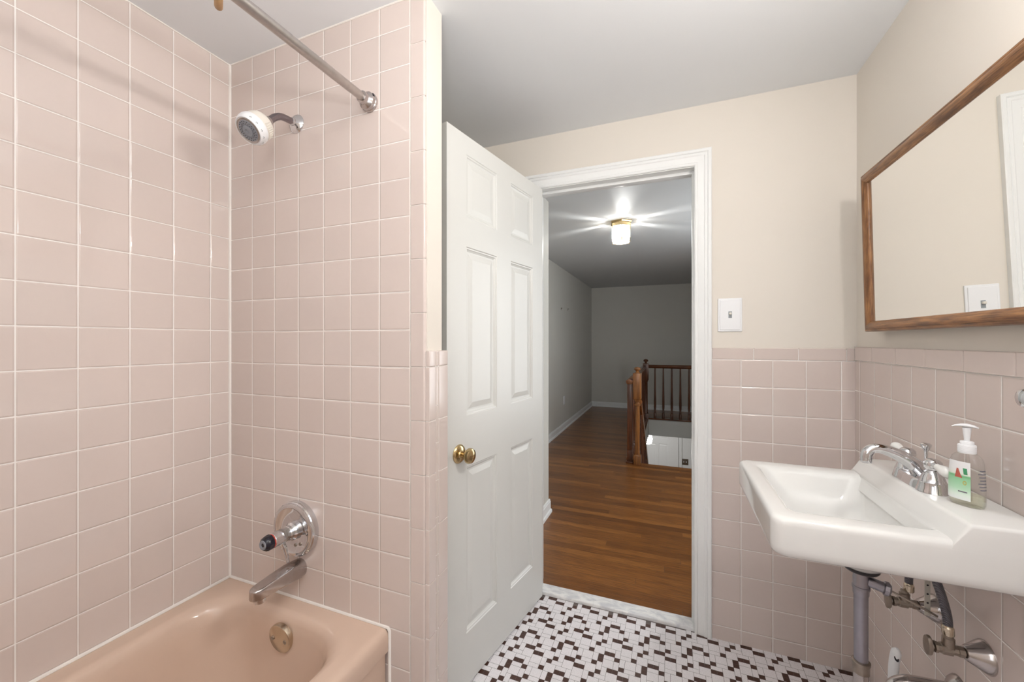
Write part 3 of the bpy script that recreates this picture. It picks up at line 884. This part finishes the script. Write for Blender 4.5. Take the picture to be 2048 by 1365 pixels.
# ------------------------------------------------------------------ drain pipe under the sink
dp = thing('sink_drain_pipe', (.45, 1.255, .40), 'grey metal drain pipe with trap under the sink', 'drain pipe')
mb = MB(); mb.lathe([(.001, .6885), (.036, .6885), (.0368, .684), (.034, .680), (.021, .6775), (.001, .6775)], (.45, 1.255, 0), (0,0,1), 32)
tag(mb.build('rubber_washer', M['dark'], dp), 'dark washer beneath the basin')
mb = MB()
mb.lathe([(.0158, .679), (.0158, .662), (.0165, .660), (.0165, .640), (.0180, .639), (.0180, .633), (.0165, .632), (.0163, .620), (.015, .616), (.0145, .615), (.0142, .43)], (.45, 1.255, 0), (0,0,1), 32)
mb.build('tailpiece', M['pipe'], dp)
mb = MB(); mb.lathe([(.0158, .452), (.0192, .450), (.0192, .444), (.0175, .441), (.0175, .422), (.0155, .420)], (.45, 1.255, 0), (0,0,1), 24)
mb.build('slip_nut', M['old_brass'], dp)
mb = MB()
U = smooth_path([(.45, 1.255, .44), (.45, 1.255, .36), (.452, 1.256, .315), (.475, 1.262, .287), (.505, 1.270, .300), (.513, 1.273, .345), (.522, 1.276, .388), (.545, 1.282, .404), (.58, 1.288, .406), (.654, 1.292, .407)], 8)
mb.tube(U, .0155, 20)
mb.build('trap', M['chrome_old'], dp)
mb = MB(); mb.lathe([(.036, -.0005), (.036, .003), (.03, .012), (.0185, .020)], (XR, 1.292, .407), (-1,0,0), 28)
mb.build('wall_escutcheon', M['chrome_old'], dp)
# pop-up linkage
mb = MB()
mb.tube([(.462, 1.253, .655), (.492, 1.247, .648)], .0125, 16)
mb.lathe([(.014, 0), (.0165, .002), (.0165, .010), (.012, .014), (.001, .015)], (.4905, 1.2473, .6483), (.97, -.2, -.2), 10)
mb.build('pivot_elbow', M['pipe'], dp)
mb = MB(); mb.tube([(.50, 1.246, .646), (.54, 1.24, .630), (.585, 1.232, .610)], [.0024, .0028, .0028], 8)
rdp = mb.build('pivot_rod', M['old_brass'], dp)
mb = MB()
mb.rbox(.5655, 1.2405, .603, .5765, 1.2418, .72, .0004, 1)
for z_ in (.695, .676, .655, .634): mb.lathe([(.0022, .0008), (.0001, .0009)], (.571, 1.2405, z_), (0,-1,0), 10, 1)
mb.build('clevis_strap', [M['zinc'], M['dark']], dp)

# ------------------------------------------------------------------ supply valves
def stop_valve(name, Y, Z, hose, label):
    t = thing(name, (XR, Y, Z), label, 'valve', 'shut-off valves under the sink')
    mb = MB(); mb.lathe([(.0345, -.0005), (.0345, .003), (.031, .010), (.022, .024), (.015, .036), (.0125, .037)], (XR, Y, Z), (-1,0,0), 32)
    mb.build('dome_escutcheon', M['chrome_old'], t)
    mb = MB()
    mb.lathe([(.0085, .030), (.0085, .038), (.0115, .039), (.0115, .048), (.0098, .049), (.0098, .058), (.0128, .059), (.0128, .076), (.0105, .078), (.0105, .083), (.0125, .084), (.0125, .089), (.007, .0905), (.0045, .098)], (XR, Y, Z), (-1,0,0), 8)
    mb.lathe([(.011, 0), (.011, .022), (.0085, .024), (.0085, .03)], (.5905, Y, Z+.004), (0,0,1), 16)
    mb.build('valve_body', M['old_brass'], t, smooth=30)
    mb = MB(); mb.lathe([(.004, .093), (.012, .0935), (.0215, .095), (.0225, .098), (.0215, .102), (.013, .1035), (.001, .1035)], (XR, Y, Z), (-1,0,0), 20, ell=(1, .62))
    mb.build('oval_handle', M['old_brass'], t)
    mb = MB(); p = smooth_path(hose, 8); mb.tube(p, .0085, 16)
    h = mb.build('supply_hose', M['braid'], t)
    d_ = (Vector(hose[1])-Vector(hose[0])).normalized()
    mb = MB(); mb.lathe([(.0098, -.001), (.0108, .001), (.0108, .016), (.0092, .018), (.0085, .021)], hose[0], d_, 14)
    mb.build('ferrule', M['nickel'], h)
    return t
stop_valve('stop_valve', 1.205, .555, [(.5905, 1.205, .589), (.588, 1.2045, .63), (.578, 1.203, .675), (.569, 1.2015, .705), (.5635, 1.2005, .732)], 'brass shut-off valve under the sink, nearer one with long braided hose')
stop_valve('stop_valve.001', 1.386, .5495, [(.600, 1.386, .584), (.600, 1.386, .62), (.599, 1.372, .68), (.5985, 1.36, .724)], 'brass shut-off valve under the sink behind the drain linkage')

# ------------------------------------------------------------------ faucet
fx, fy, DKZ = .567, 1.264, .9075
fc = thing('faucet', (fx, fy, DKZ), 'chrome sink faucet with two white porcelain lever handles', 'faucet')
mb = MB()
def oval(rx, ry, z_, n=48, pw=2.6):
    out = []
    for k in range(n):
        a = 2*math.pi*k/n; c_, s_ = math.cos(a), math.sin(a)
        out.append(Vector((fx + math.copysign(abs(c_)**(2/pw), c_)*rx, fy + math.copysign(abs(s_)**(2/pw), s_)*ry, z_)))
    return out
mb.loft([oval(.0285, .082, DKZ-.001), oval(.029, .0825, DKZ+.001), oval(.028, .0815, DKZ+.003), oval(.026, .079, DKZ+.012), oval(.0245, .0775, DKZ+.020), oval(.022, .074, DKZ+.0225)], True, True)
mb.build('base_plate', M['chrome'], fc)
for s_, nm in ((-1, 'near'), (1, 'far')):
    hy = fy + s_*.0525
    mb = MB(); mb.lathe([(.029, .001), (.0285, .004), (.026, .012), (.0242, .022), (.0242, .0235), (.0225, .025), (.020, .034), (.0165, .043), (.0150, .046), (.0125, .048), (.0115, .050)], (fx, hy, DKZ), (0,0,1), 32)
    bl_ = mb.build('bell', M['chrome'], fc)
    mb = MB(); mb.lathe([(.010, .048), (.0125, .050), (.0158, .056), (.0168, .062), (.0158, .069), (.011, .0745), (.006, .076), (.001, .0765)], (fx, hy, DKZ), (0,0,1), 28)
    lv0 = Vector((fx-.002, hy + s_*.010, DKZ+.064)); dr = Vector((-.06 if s_ > 0 else .16, s_*1, .10 if s_ > 0 else -.18)).normalized()
    mb.lathe([(.0085, 0), (.0092, .003), (.0075, .008)], lv0, dr, 20)
    hb = mb.build('handle', M['chrome'], fc)
    mb = MB(); mb.lathe([(.0068, .007), (.0075, .011), (.0100, .021), (.0118, .029), (.0116, .037), (.0090, .0435), (.0045, .0465), (.001, .047)], lv0, dr, 24)
    tag(mb.build('porcelain_lever', M['porcelain'], hb), 'white porcelain lever')
mb = MB()
sp_ = smooth_path([(.577, fy, .928), (.566, fy, .945), (.549, fy, .9605), (.530, fy, .9725), (.507, fy, .9825), (.488, fy, .9865), (.474, fy, .984), (.4655, fy, .973), (.4635, fy, .960)], 6)
n_ = len(sp_)
mb.tube(sp_, [.0195 - .0080*min(1, i/(n_*.6)) + (.0008 if i > n_*.8 else 0) for i in range(n_)], 20)
mb.build('spout', M['chrome'], fc)
mb = MB(); mb.lathe([(.0108, .013), (.0118, .011), (.0118, .0), (.0105, -.003), (.001, -.003)], (.4632, fy, .9515), (.06, 0, 1), 20)
mb.build('aerator', M['chrome'], fc)
mb = MB(); mb.lathe([(.012, .018), (.009, .024), (.0035, .030), (.0032, .080), (.0045, .083), (.0075, .088), (.0105, .0955), (.0102, .0985), (.007, .101), (.001, .1015)], (fx+.012, fy, DKZ), (0,0,1), 24)
mb.build('lift_rod', M['chrome'], fc)

# ------------------------------------------------------------------ soap bottle
bx, by = .587, 1.137
sb = thing('soap_dispenser', (bx, by, DKZ), 'clear pump soap bottle with green label standing on the sink deck', 'soap bottle')
bn, bw = Vector((-.80, -.60, 0)), Vector((.60, -.80, 0))
def bell(a, b_, z_, n=40, pw=2.4, off=0):
    out = []
    for k in range(n):
        t_ = 2*math.pi*k/n; c_, s_ = math.cos(t_), math.sin(t_)
        u = math.copysign(abs(c_)**(2/pw), c_)*a; w = math.copysign(abs(s_)**(2/pw), s_)*b_
        out.append(Vector((bx, by, DKZ+z_)) + bw*u + bn*w)
    return out
bp = [(a_*.72, b2*.72, z_*.94) for a_, b2, z_ in [(.031, .0175, .0006), (.0355, .0205, .002), (.0385, .0228, .008), (.039, .0238, .02), (.0382, .0232, .05), (.0368, .0222, .08), (.035, .0212, .1), (.0315, .0195, .1095), (.0245, .0175, .1155), (.0180, .0166, .119), (.0168, .0165, .123)]]
mb = MB(); mb.loft([bell(a, b_, z_) for a, b_, z_ in bp], True, True)
bt = mb.build('bottle', M['clear'], sb, smooth=60)
mb = MB(); mb.loft([bell(a*.95, b_*.93, z_+(.002 if i == 0 else 0)) for i, (a, b_, z_) in enumerate(bp[:4])] + [bell(.0265, .0158, .026)], True, True)
tag(mb.build('liquid_soap', M['soap'], bt, smooth=60), 'pale liquid soap in the bottom')
def lab(t0, t1, z0, z1, off, mat, name, cols=14, rows=8, par=bt, shape=None):
    mb = MB(); v = []
    for j in range(rows+1):
        for i in range(cols+1):
            fu, fv = i/cols, j/rows
            if shape: fu, fv = shape(fu, fv)
            z_ = z0 + (z1-z0)*fv; t_ = t0 + (t1-t0)*fu
            for q_ in range(len(bp)-1):
                if bp[q_][2] <= z_ <= bp[q_+1][2]:
                    k = (z_-bp[q_][2])/(bp[q_+1][2]-bp[q_][2]); a = bp[q_][0]*(1-k)+bp[q_+1][0]*k; b_ = bp[q_][1]*(1-k)+bp[q_+1][1]*k
            c_, s_ = math.cos(t_), math.sin(t_)
            u = math.copysign(abs(c_)**(2/2.4), c_)*(a+off); w = math.copysign(abs(s_)**(2/2.4), s_)*(b_+off)
            v.append(Vector((bx, by, DKZ+z_)) + bw*u + bn*w)
    n1 = cols+1
    mb.add(v, [(j*n1+i, j*n1+i+1, (j+1)*n1+i+1, (j+1)*n1+i) for j in range(rows) for i in range(cols)])
    return mb.build(name, mat, par, smooth=60)
fl_ = lab(R(66), R(166), .014, .094, .0004, M['soap_label'], 'front_label')
lab(R(90), R(108), .060, .079, .0008, M['melon_red'], 'melon_print', 6, 4, fl_, lambda u, v: (.5+(u-.5)*(1.15-.85*v)+.12*v, v))
lab(R(75), R(86), .068, .081, .0008, M['leaf_green'], 'leaf_print', 4, 4, fl_, lambda u, v: (u+.2*v, v))
lab(R(78), R(88), .046, .055, .0008, M['gold'], 'seal_print', 20, 1, fl_, lambda u, v: (.5+.5*(.62+.38*v)*math.cos(6.2832*u), .5+.5*(.62+.38*v)*math.sin(6.2832*u)))
lab(R(76), R(98), .030, .0325, .0008, M['print_grey'], 'small_print', 4, 1, fl_)
for k in range(7):
    lab(R(-8), R(30+4*(k % 3)), .040+.0065*k, .0424+.0065*k, .0004, M['print_grey'], 'back_print', 6, 1, bt)
mb = MB(); mb.lathe([(.0135, .1115), (.0138, .1125), (.0138, .128), (.0133, .129), (.0105, .1295), (.0105, .135), (.0098, .136), (.0048, .1365), (.0044, .140), (.0066, .161), (.0068, .165), (.001, .165)], (bx, by, DKZ), (0,0,1), 30)
pp = tag(mb.build('pump_collar', M['plastic'], sb), 'white pump collar')
mb = MB()
for k in range(5): mb.lathe([(.0138, .1145+.0028*k), (.0142, .1152+.0028*k), (.0138, .1159+.0028*k)], (bx, by, DKZ), (0,0,1), 30)
mb.build('collar_ribs', M['plastic'], pp)
mb = MB()
hx = Vector((-.886, .464, 0))
pts = [Vector((bx, by, DKZ)) + hx*d_ + Vector((0,0,z_)) for d_, z_ in ((-.0165, .1660), (-.009, .1685), (0, .170), (.009, .1695), (.017, .1675), (.0215, .165))]
mb.tube(pts, [.0025, .007, .0085, .007, .0042, .003], 16, flat=(.42, 1))
mb.build('pump_head', M['plastic'], sb)
mb = MB(); mb.tube([(bx, by, DKZ+.125), (bx+.004, by-.004, DKZ+.012)], .0026, 8)
mb.build('dip_tube', M['clear'], sb)

# ------------------------------------------------------------------ towel bar at the picture's edge, toilet brush
tb = thing('towel_bar', (XR, 1.02, 1.15), 'white porcelain towel bar post with chrome end on the tile above the sink', 'towel bar')
mb = MB(); mb.lathe([(.030, 0), (.030, .004), (.024, .010), (.021, .018), (.0205, .036), (.0195, .040)], (XR, 1.02, 1.151), (-1,0,0), 28)
mb.build('post', M['porcelain'], tb)
mb = MB(); mb.lathe([(.0175, .0395), (.0185, .042), (.0180, .048), (.0150, .054), (.009, .057), (.001, .058)], (XR, 1.02, 1.151), (-1,0,0), 28)
tag(mb.build('end_cap', M['chrome'], tb), 'chrome end cap')
mb = MB(); mb.tube([(.632, 1.01, 1.149), (.632, .45, 1.149)], .009, 16)
mb.build('bar', M['porcelain'], tb)
mb = MB(); mb.lathe([(.030, 0), (.030, .004), (.024, .010), (.019, .018), (.0185, .046), (.012, .052), (.001, .054)], (XR, .44, 1.149), (-1,0,0), 24)
mb.build('post', M['porcelain'], tb)

tbx = thing('toilet_brush', (.563, 1.375, 0), 'white toilet brush handle standing by the tile beneath the sink', 'toilet brush')
mb = MB()
ph = smooth_path([(.566, 1.395, .06), (.5635, 1.388, .18), (.5605, 1.372, .30), (.5555, 1.357, .38), (.556, 1.348, .425), (.559, 1.343, .446)], 6)
mb.tube(ph, [.007]*6 + [.0085 + .0005*i for i in range(8)] + [.0135]*(len(ph)-18) + [.0125, .0105, .0085, .004], 20, flat=(.75, 1))
hd_ = mb.build('handle', M['plastic'], tbx)
mb = MB(); mb.lathe([(.0058, 0), (.0052, .0016), (.0035, .0018), (.001, .0008)], (.5535, 1.3362, .4250), (-.25, -.95, .2), 16, ell=(.8, 1.35))
tag(mb.build('hang_hole', M['black'], hd_), 'dark hanging hole')
mb = MB(); mb.lathe([(.05, 0), (.052, .01), (.045, .10), (.035, .125), (.034, .125), (.034, .11), (.001, .11)], (.566, 1.395, 0), (0,0,1), 28)
mb.build('holder', M['plastic'], tbx)

# ================================================================== HALL beyond the doorway
SWX0, SWX1, SWY0, SWY1 = -.305, .62, 4.245, 6.69
mb = MB()
sm = {'-y': 1, '+y': 1, '-x': 1, '+x': 1, '-z': 1}
mb.box(-1.45, 1.9575, -.245, 1.25, SWY0, HF, 0, sm)
mb.box(-1.45, SWY0, -.245, SWX0, SWY1, HF, 0, sm); mb.box(SWX1, SWY0, -.245, 1.25, SWY1, HF, 0, sm)
mb.box(-1.45, SWY1, -.245, 1.25, 7.66, HF, 0, sm)
struct(mb.build('floor_hall', [M['planks'], M['hall_wall']], smooth=0), 'brown plank hall floor with a stair opening')
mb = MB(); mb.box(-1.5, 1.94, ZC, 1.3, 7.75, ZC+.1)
struct(mb.build('ceiling_hall', M['hall_ceiling'], smooth=0), 'plain hall ceiling')
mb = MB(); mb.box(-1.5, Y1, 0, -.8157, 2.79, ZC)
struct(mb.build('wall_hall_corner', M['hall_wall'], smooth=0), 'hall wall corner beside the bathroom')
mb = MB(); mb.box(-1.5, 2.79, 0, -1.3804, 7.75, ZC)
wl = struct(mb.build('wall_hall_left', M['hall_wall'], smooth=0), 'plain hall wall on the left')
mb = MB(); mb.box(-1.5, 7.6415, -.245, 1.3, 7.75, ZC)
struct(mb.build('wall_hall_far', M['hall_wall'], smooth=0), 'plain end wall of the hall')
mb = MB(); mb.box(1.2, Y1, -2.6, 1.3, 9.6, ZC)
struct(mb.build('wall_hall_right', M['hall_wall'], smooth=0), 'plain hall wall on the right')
def baseboard(name, a, b_, n, label):
    """straight moulded board from a to b (floor line), n = unit normal into the hall"""
    pr_ = [(0, 0), (.0, .092), (.006, .092), (.0095, .086), (.0095, .080), (.013, .076), (.013, .024), (.021, .020), (.024, .012), (.024, 0)]
    a, b_, n = Vector(a), Vector(b_), Vector(n)
    mb = MB(); mb.prism(pr_, 0, 1, lambda u, w, t: a.lerp(b_, t) + n*u + Vector((0, 0, w)))
    return struct(mb.build(name, M['white'], smooth=25), label)
baseboard('baseboard_corner', (-.8157, 2.07, HF), (-.8157, 2.802, HF), (1, 0, 0), 'white moulded baseboard on the hall corner')
baseboard('baseboard_left', (-1.3804, 2.79, HF), (-1.3804, 7.6415, HF), (1, 0, 0), 'white baseboard along the hall')
baseboard('baseboard_far', (-1.3804, 7.6415, HF), (1.2, 7.6415, HF), (0, -1, 0), 'white baseboard on the hall end wall')
# wall outlet + two picture nails on the left hall wall
mb = MB(); mb.rbox(-1.3806, 5.462, .362, -1.3755, 5.533, .476, .002); 
ot = tag(mb.build('wall_outlet', M['plastic']), 'white outlet plate low on the left hall wall', 'outlet')
for (y, z_, w) in ((5.33, 1.703, 'nearer'), (5.72, 1.722, 'farther')):
    mb = MB(); mb.lathe([(.004, 0), (.0035, .012), (.006, .013), (.006, .016), (.001, .0165)], (-1.3804, y, z_), (1, 0, .3), 8)
    mb.rbox(-1.3806, y-.008, z_-.022, -1.3775, y+.008, z_+.012, .001)
    tag(mb.build('picture_hook', M['old_brass']), 'small picture hook left on hall wall, %s of the pair' % w, 'hook', 'picture hooks on the hall wall')
mb = MB(); mb.lathe([(.009, 0), (.009, .02), (.012, .022), (.012, .05), (.001, .052)], (-1.27, 7.614, HF+.03), (0, -1, 0), 10)
tag(mb.build('door_stop', M['plastic']), 'small white door stop at the far hall corner', 'door stop')

# ------------------------------------------------------------------ hall ceiling light
cl = thing('ceiling_light', (-.379, 3.48, ZC), 'lit brass and glass lantern on the hall ceiling', 'ceiling light')
lx, ly = -.379, 3.48
N8 = 6; rot = R(40)
mb = MB()
mb.lathe([(.098, 2.268), (.098, 2.262), (.092, 2.252), (.086, 2.249), (.086, 2.2275), (.082, 2.2275), (.082, 2.249), (.001, 2.249)], (lx, ly, 0), (0,0,1), N8, rot=rot)
mb.build('canopy', M['brass'], cl, smooth=20)
def hx_(r_, z_, k): a = 2*math.pi*k/N8 + rot; return Vector((lx + r_*math.cos(a), ly + r_*math.sin(a), z_))
rt, rb, zt, zb = .084, .080, 2.226, 2.094
mb = MB()
for k in range(N8):
    mb.tube([hx_(rt, 2.250, k), hx_(rt, zt, k)], .0022, 6)
    mb.tube([hx_(rt, zt, k), hx_(rb, zb, k)], .0026, 6)
    mb.tube([hx_(rt, zt, k), hx_(rt, zt, k+1)], .0026, 6); mb.tube([hx_(rb, zb, k), hx_(rb, zb, k+1)], .003, 6)
    mb.lathe([(.004, 0), (.003, -.006), (.001, -.008)], hx_(rb, zb, k), (0,0,1), 8)
mb.build('brass_frame', M['brass'], cl)
mb = MB()
for k in range(N8):
    a_t, b_t, a_b, b_b = hx_(rt, zt, k), hx_(rt, zt, k+1), hx_(rb, zb, k), hx_(rb, zb, k+1)
    L = lambda p, q_, t: p.lerp(q_, t)
    for (t0, t1, m_) in ((.02, .07, 1), (.07, .93, 0), (.93, .98, 1)):
        mb.quad(L(a_b, b_b, t0), L(a_b, b_b, t1), L(a_t, b_t, t1), L(a_t, b_t, t0), m_)
mb.add([hx_(rb-.002, zb+.001, k) for k in range(N8)], [tuple(range(N8))], 0)
mb.build('glass_panes', [M['lamp_frost'], M['lamp_clear']], cl, smooth=0)
mb = MB(); mb.lathe([(.011, 2.249), (.011, 2.215), (.009, 2.213)], (lx, ly, 0), (0,0,1), 14, 0)
mb.lathe([(.010, 2.214), (.019, 2.195), (.024, 2.175), (.020, 2.155), (.010, 2.146), (.001, 2.144)], (lx, ly, 0), (0,0,1), 20, 1)
mb.build('bulb', [M['brass'], M['bulb']], cl)

# ------------------------------------------------------------------ stair railings
def turned(mb, x, y, z0, z1, r):
    h = z1-z0
    prof_ = [(r*1.15, 0), (r*1.15, .10), (r*.8, .11), (r*1.1, .125), (r*.75, .14), (r*1.05, .22), (r*1.1, .30), (r*.85, .55), (r*.62, 1)]
    mb.lathe([(a, z0+h*b_ if b_ > .2 else z0 + b_*.8) for a, b_ in prof_], (x, y, 0), (0,0,1), 12)
rx = -.368
r1 = thing('stair_railing', (rx, 4.25, HF), 'brown wooden railing along the open side of the stairwell, with two front posts', 'railing', 'stairwell railings')
mb = MB()
hp_ = [(-.040, 0), (-.042, .012), (-.037, .022), (-.024, .03), (-.012, .034), (.010, .034), (.020, .03), (.030, .022), (.034, .012), (.033, 0), (.024, -.016), (-.030, -.016)]
mb.prism(hp_, 4.20, 6.66, lambda u, w, a: Vector((rx+u, a, .832+w)), .0025, 2)
mb.build('handrail', M['rail_wood_y'], r1)
mb = MB(); mb.rbox(rx-.040, 4.185, HF, rx+.030, 4.30, HF+.018, .004); mb.rbox(rx-.030, 4.20, HF, rx+.024, 4.27, HF+.13, .004); mb.rbox(rx-.029, 4.21, HF+.12, rx+.022, 4.256, .822, .003)
mb.build('end_post', M['baluster_wood'], r1)
mb = MB(); mb.rbox(rx-.045, 4.27, HF, rx+.045, 6.66, HF+.022, .003)
mb.build('base_rail', M['rail_wood_y'], r1)
for k in range(18):
    mb = MB(); turned(mb, rx, 4.38 + k*.125, HF+.02, .826, .0165)
    mb.build('baluster', M['baluster_wood'], r1)
nx, ny = -.297, 4.2
mb = MB()
mb.rbox(nx-.036, ny-.036, HF, nx+.036, ny+.036, .104, .003)
mb.lathe([(.034, .104), (.026, .112), (.025, .14), (.0245, .58), (.026, .60), (.0315, .606), (.0315, .618), (.025, .624), (.025, .640), (.0315, .646), (.033, .66), (.038, .674)], (nx, ny, 0), (0,0,1), 20)
mb.rbox(nx-.041, ny-.041, .672, nx+.041, ny+.041, .932, .003)
mb.lathe([(.030, .930), (.022, .940), (.014, .948), (.016, .956), (.030, .964), (.034, .974), (.028, .985), (.014, .993), (.001, .995)], (nx, ny, 0), (0,0,1), 20)
tag(mb.build('newel_post', M['newel_wood'], r1, smooth=30), 'lighter brown turned newel post')
r2 = thing('stair_railing.001', (-.35, 6.71, HF), 'brown railing across the far end of the stairwell', 'railing', 'stairwell railings')
bx_, by_ = -.345, 6.71
mb = MB()
mb.rbox(bx_-.042, by_-.042, -.28, bx_+.042, by_+.042, .10, .003)
mb.lathe([(.04, .10), (.03, .12), (.028, .60), (.036, .62), (.04, .64)], (bx_, by_, 0), (0,0,1), 18)
mb.rbox(bx_-.043, by_-.043, .635, bx_+.043, by_+.043, .90, .003)
mb.lathe([(.03, .898), (.016, .912), (.018, .92), (.036, .932), (.038, .946), (.026, .962), (.001, .970)], (bx_, by_, 0), (0,0,1), 18)
mb.build('newel_post', M['baluster_wood'], r2, smooth=30)
mb = MB(); mb.prism(hp_, bx_+.04, 1.18, lambda u, w, a: Vector((a, by_+u, .842+w*1.1)), .0025, 2)
mb.build('handrail', M['rail_wood_x'], r2)
mb = MB(); mb.rbox(bx_+.04, by_-.04, HF, 1.18, by_+.04, HF+.022, .003)
mb.build('base_rail', M['rail_wood_x'], r2)
for k in range(11):
    mb = MB(); turned(mb, -.2064 + k*.1235, by_, HF+.02, .838, .0165)
    mb.build('baluster', M['baluster_wood'], r2)
# descending rail of the flight
r3 = thing('stair_railing.002', (-.285, 4.25, .5), 'brown handrail descending into the stairwell from the newel post', 'railing', 'stairwell railings')
mb = MB(); mb.tube([(-.272, 4.245, .64), (-.272, 6.5, -1.06)], .024, 10, flat=(1.1, .8))
mb.build('handrail', M['rail_wood_y'], r3)
for k in range(9):
    y = 4.42 + k*.25
    mb = MB(); turned(mb, -.272, y, .62-(y-4.245)*.754-.80, .60-(y-4.245)*.754, .014)
    mb.build('baluster', M['baluster_wood'], r3)
# flight of steps
mb = MB()
for k in range(13):
    mb.box(SWX0+.01, SWY0+.255*k+.001, HF-.19*(k+1)-.04, SWX1-.01, SWY0+.255*(k+1)+.02, HF-.19*(k+1))
    mb.box(SWX0+.01, SWY0+.255*k+.001, HF-.19*(k+1)-.04, SWX1-.01, SWY0+.255*k+.018, HF-.19*k-.03, 1)
struct(mb.build('floor_stairs', [M['rail_wood_x'], M['white']], smooth=0), 'stairs going down from the hall')

# ------------------------------------------------------------------ lower hall
LZ, LY = -2.6, 9.5
mb = MB(); mb.box(-2.0, 4.0, LZ-.1, 1.3, 9.7, LZ)
struct(mb.build('floor_lower', M['planks'], smooth=0), 'floor of the lower hall')
mb = MB(); mb.box(-2.0, 7.65, -.245, 1.3, 9.7, -.2)
struct(mb.build('ceiling_lower', M['hall_ceiling'], smooth=0), 'ceiling of the lower hall')
mb = MB(); mb.box(-2.0, LY, LZ, 1.3, LY+.1, -.2)
struct(mb.build('wall_lower', M['white'], smooth=0), 'white wall at the foot of the stairs')
mb = MB(); mb.box(-2.1, 4.0, LZ, -2.0, 9.7, -.2)
struct(mb.build('wall_lower_left', M['white'], smooth=0), 'white wall of the lower hall')
mb = MB()
panel_door(mb, .82, LZ+.01, LZ+2.03, .04, [(.12, .36), (.405, .60)], [(LZ+.2, LZ+.80), (LZ+.95, LZ+1.57), (LZ+1.68, LZ+1.92)], lambda u, t, z_: Vector((-.624+u, LY-.044+t, z_)))
d2 = struct(mb.build('door_2', M['white'], smooth=8, weld=1e-5), 'white panelled door at the foot of the stairs')
mb = MB(); mb.rbox(.202, LY-.02, LZ, .205+.06, LY+.001, LZ+2.08, .003); mb.rbox(-.70, LY-.02, LZ, -.63, LY+.001, LZ+2.08, .003); mb.rbox(-.70, LY-.02, LZ+2.04, .265, LY+.001, LZ+2.11, .003)
struct(mb.build('trim_6', M['white']), 'white casing of the lower door')
s2 = thing('light_switch.001', (.325, LY, -1.4), 'brown double switch plate on the wall at the foot of the stairs', 'light switch')
mb = MB(); mb.rbox(.262, LY-.006, -1.462, .392, LY+.001, -1.330, .002)
mb.build('cover_plate', M['brown_plate'], s2)
for x in (.302, .352):
    mb = MB(); mb.rbox(x-.007, LY-.014, -1.41, x+.007, LY-.004, -1.38, .002)
    mb.build('toggle', M['plastic'], s2)
pd = thing('pendant_lamp', (-.385, 8.2, -.245), 'lit white pendant lamp hanging over the stairs', 'lamp')
mb = MB(); mb.tube([(-.385, 8.2, -.246), (-.385, 8.2, -.56)], .006, 8); mb.lathe([(.06, -.246), (.05, -.27), (.001, -.275)], (-.385, 8.2, 0), (0,0,1), 16)
mb.build('cord', M['brass'], pd)
mb = MB(); mb.lathe([(.03, -.555), (.07, -.575), (.088, -.65), (.07, -.735), (.03, -.755), (.001, -.757)], (-.385, 8.2, 0), (0,0,1), 18)
mb.build('shade', M['lantern_glow'], pd)

# ================================================================== LIGHTS
def lamp(name, ty, loc, energy, col=(1,1,1), **kw):
    l = bpy.data.lights.new(name, ty); l.energy = energy; l.color = col
    for k, v in kw.items(): setattr(l, k, v)
    o = bpy.data.objects.new(name, l); C.objects.link(o); o.location = loc
    return o
# vanity fitting over the mirror, beyond the top right of the frame: open bulb, plus an area light added to brighten the left wall
lamp('vanity_bulb', 'POINT', (.55, .70, 1.925), 9, (1, .975, .95), shadow_soft_size=.035)
o = lamp('left_wall_fill', 'AREA', (.56, .66, 1.912), 6, (1, .975, .95), shape='RECTANGLE', size=.05, size_y=.30)
o.rotation_euler = (0, R(90), 0)
# bathroom ceiling fitting
o = lamp('ceiling_fitting', 'POINT', (-.27, .22, 2.165), 3.5, (1, .985, .97), shadow_soft_size=.075)
# photographer's flash, bounced off the ceiling
o = lamp('bounced_flash', 'AREA', (-.05, -.08, 1.72), 16.5, (1, .99, .985), shape='DISK', size=.22)
o.rotation_euler = (R(180), 0, 0)
# daylight through the window behind the camera
o = lamp('window_daylight', 'AREA', (-.15, YB+.03, 1.5), 1.0, (.90, .95, 1), shape='RECTANGLE', size=.8, size_y=.9)
o.rotation_euler = (R(90), 0, 0)
# hall lantern bulb, unseen area light added to brighten the hall, lower hall lamp
lamp('hall_bulb', 'POINT', (lx, ly, 2.17), 60, (1, .985, .96), shadow_soft_size=.012)
o = lamp('hall_fill', 'AREA', (1.15, 3.4, 1.35), 32, (.93, .97, 1), shape='RECTANGLE', size=1.0, size_y=1.6)
o.rotation_euler = (R(90), 0, R(90))
lamp('lower_lamp', 'POINT', (-.385, 8.2, -.85), 17, (1, .98, .95), shadow_soft_size=.08)

w = bpy.data.worlds.new('world'); sc.world = w; w.use_nodes = True
w.node_tree.nodes['Background'].inputs[0].default_value = (.8, .88, 1, 1)
w.node_tree.nodes['Background'].inputs[1].default_value = .4

# ================================================================== CAMERA
cam = bpy.data.cameras.new('camera'); cam.sensor_width = 36; cam.sensor_fit = 'HORIZONTAL'
cam.lens = 795.16/2048*36; cam.clip_start = .01
co = bpy.data.objects.new('camera', cam); C.objects.link(co)
co.location = (0, 0, 1.256); co.rotation_euler = (R(90), 0, .37607)
sc.camera = co
sc.view_settings.view_transform = 'Standard'; sc.view_settings.look = 'None'
sc.view_settings.gamma = 1; sc.view_settings.use_curve_mapping = False
sc.view_settings.exposure = -0.1
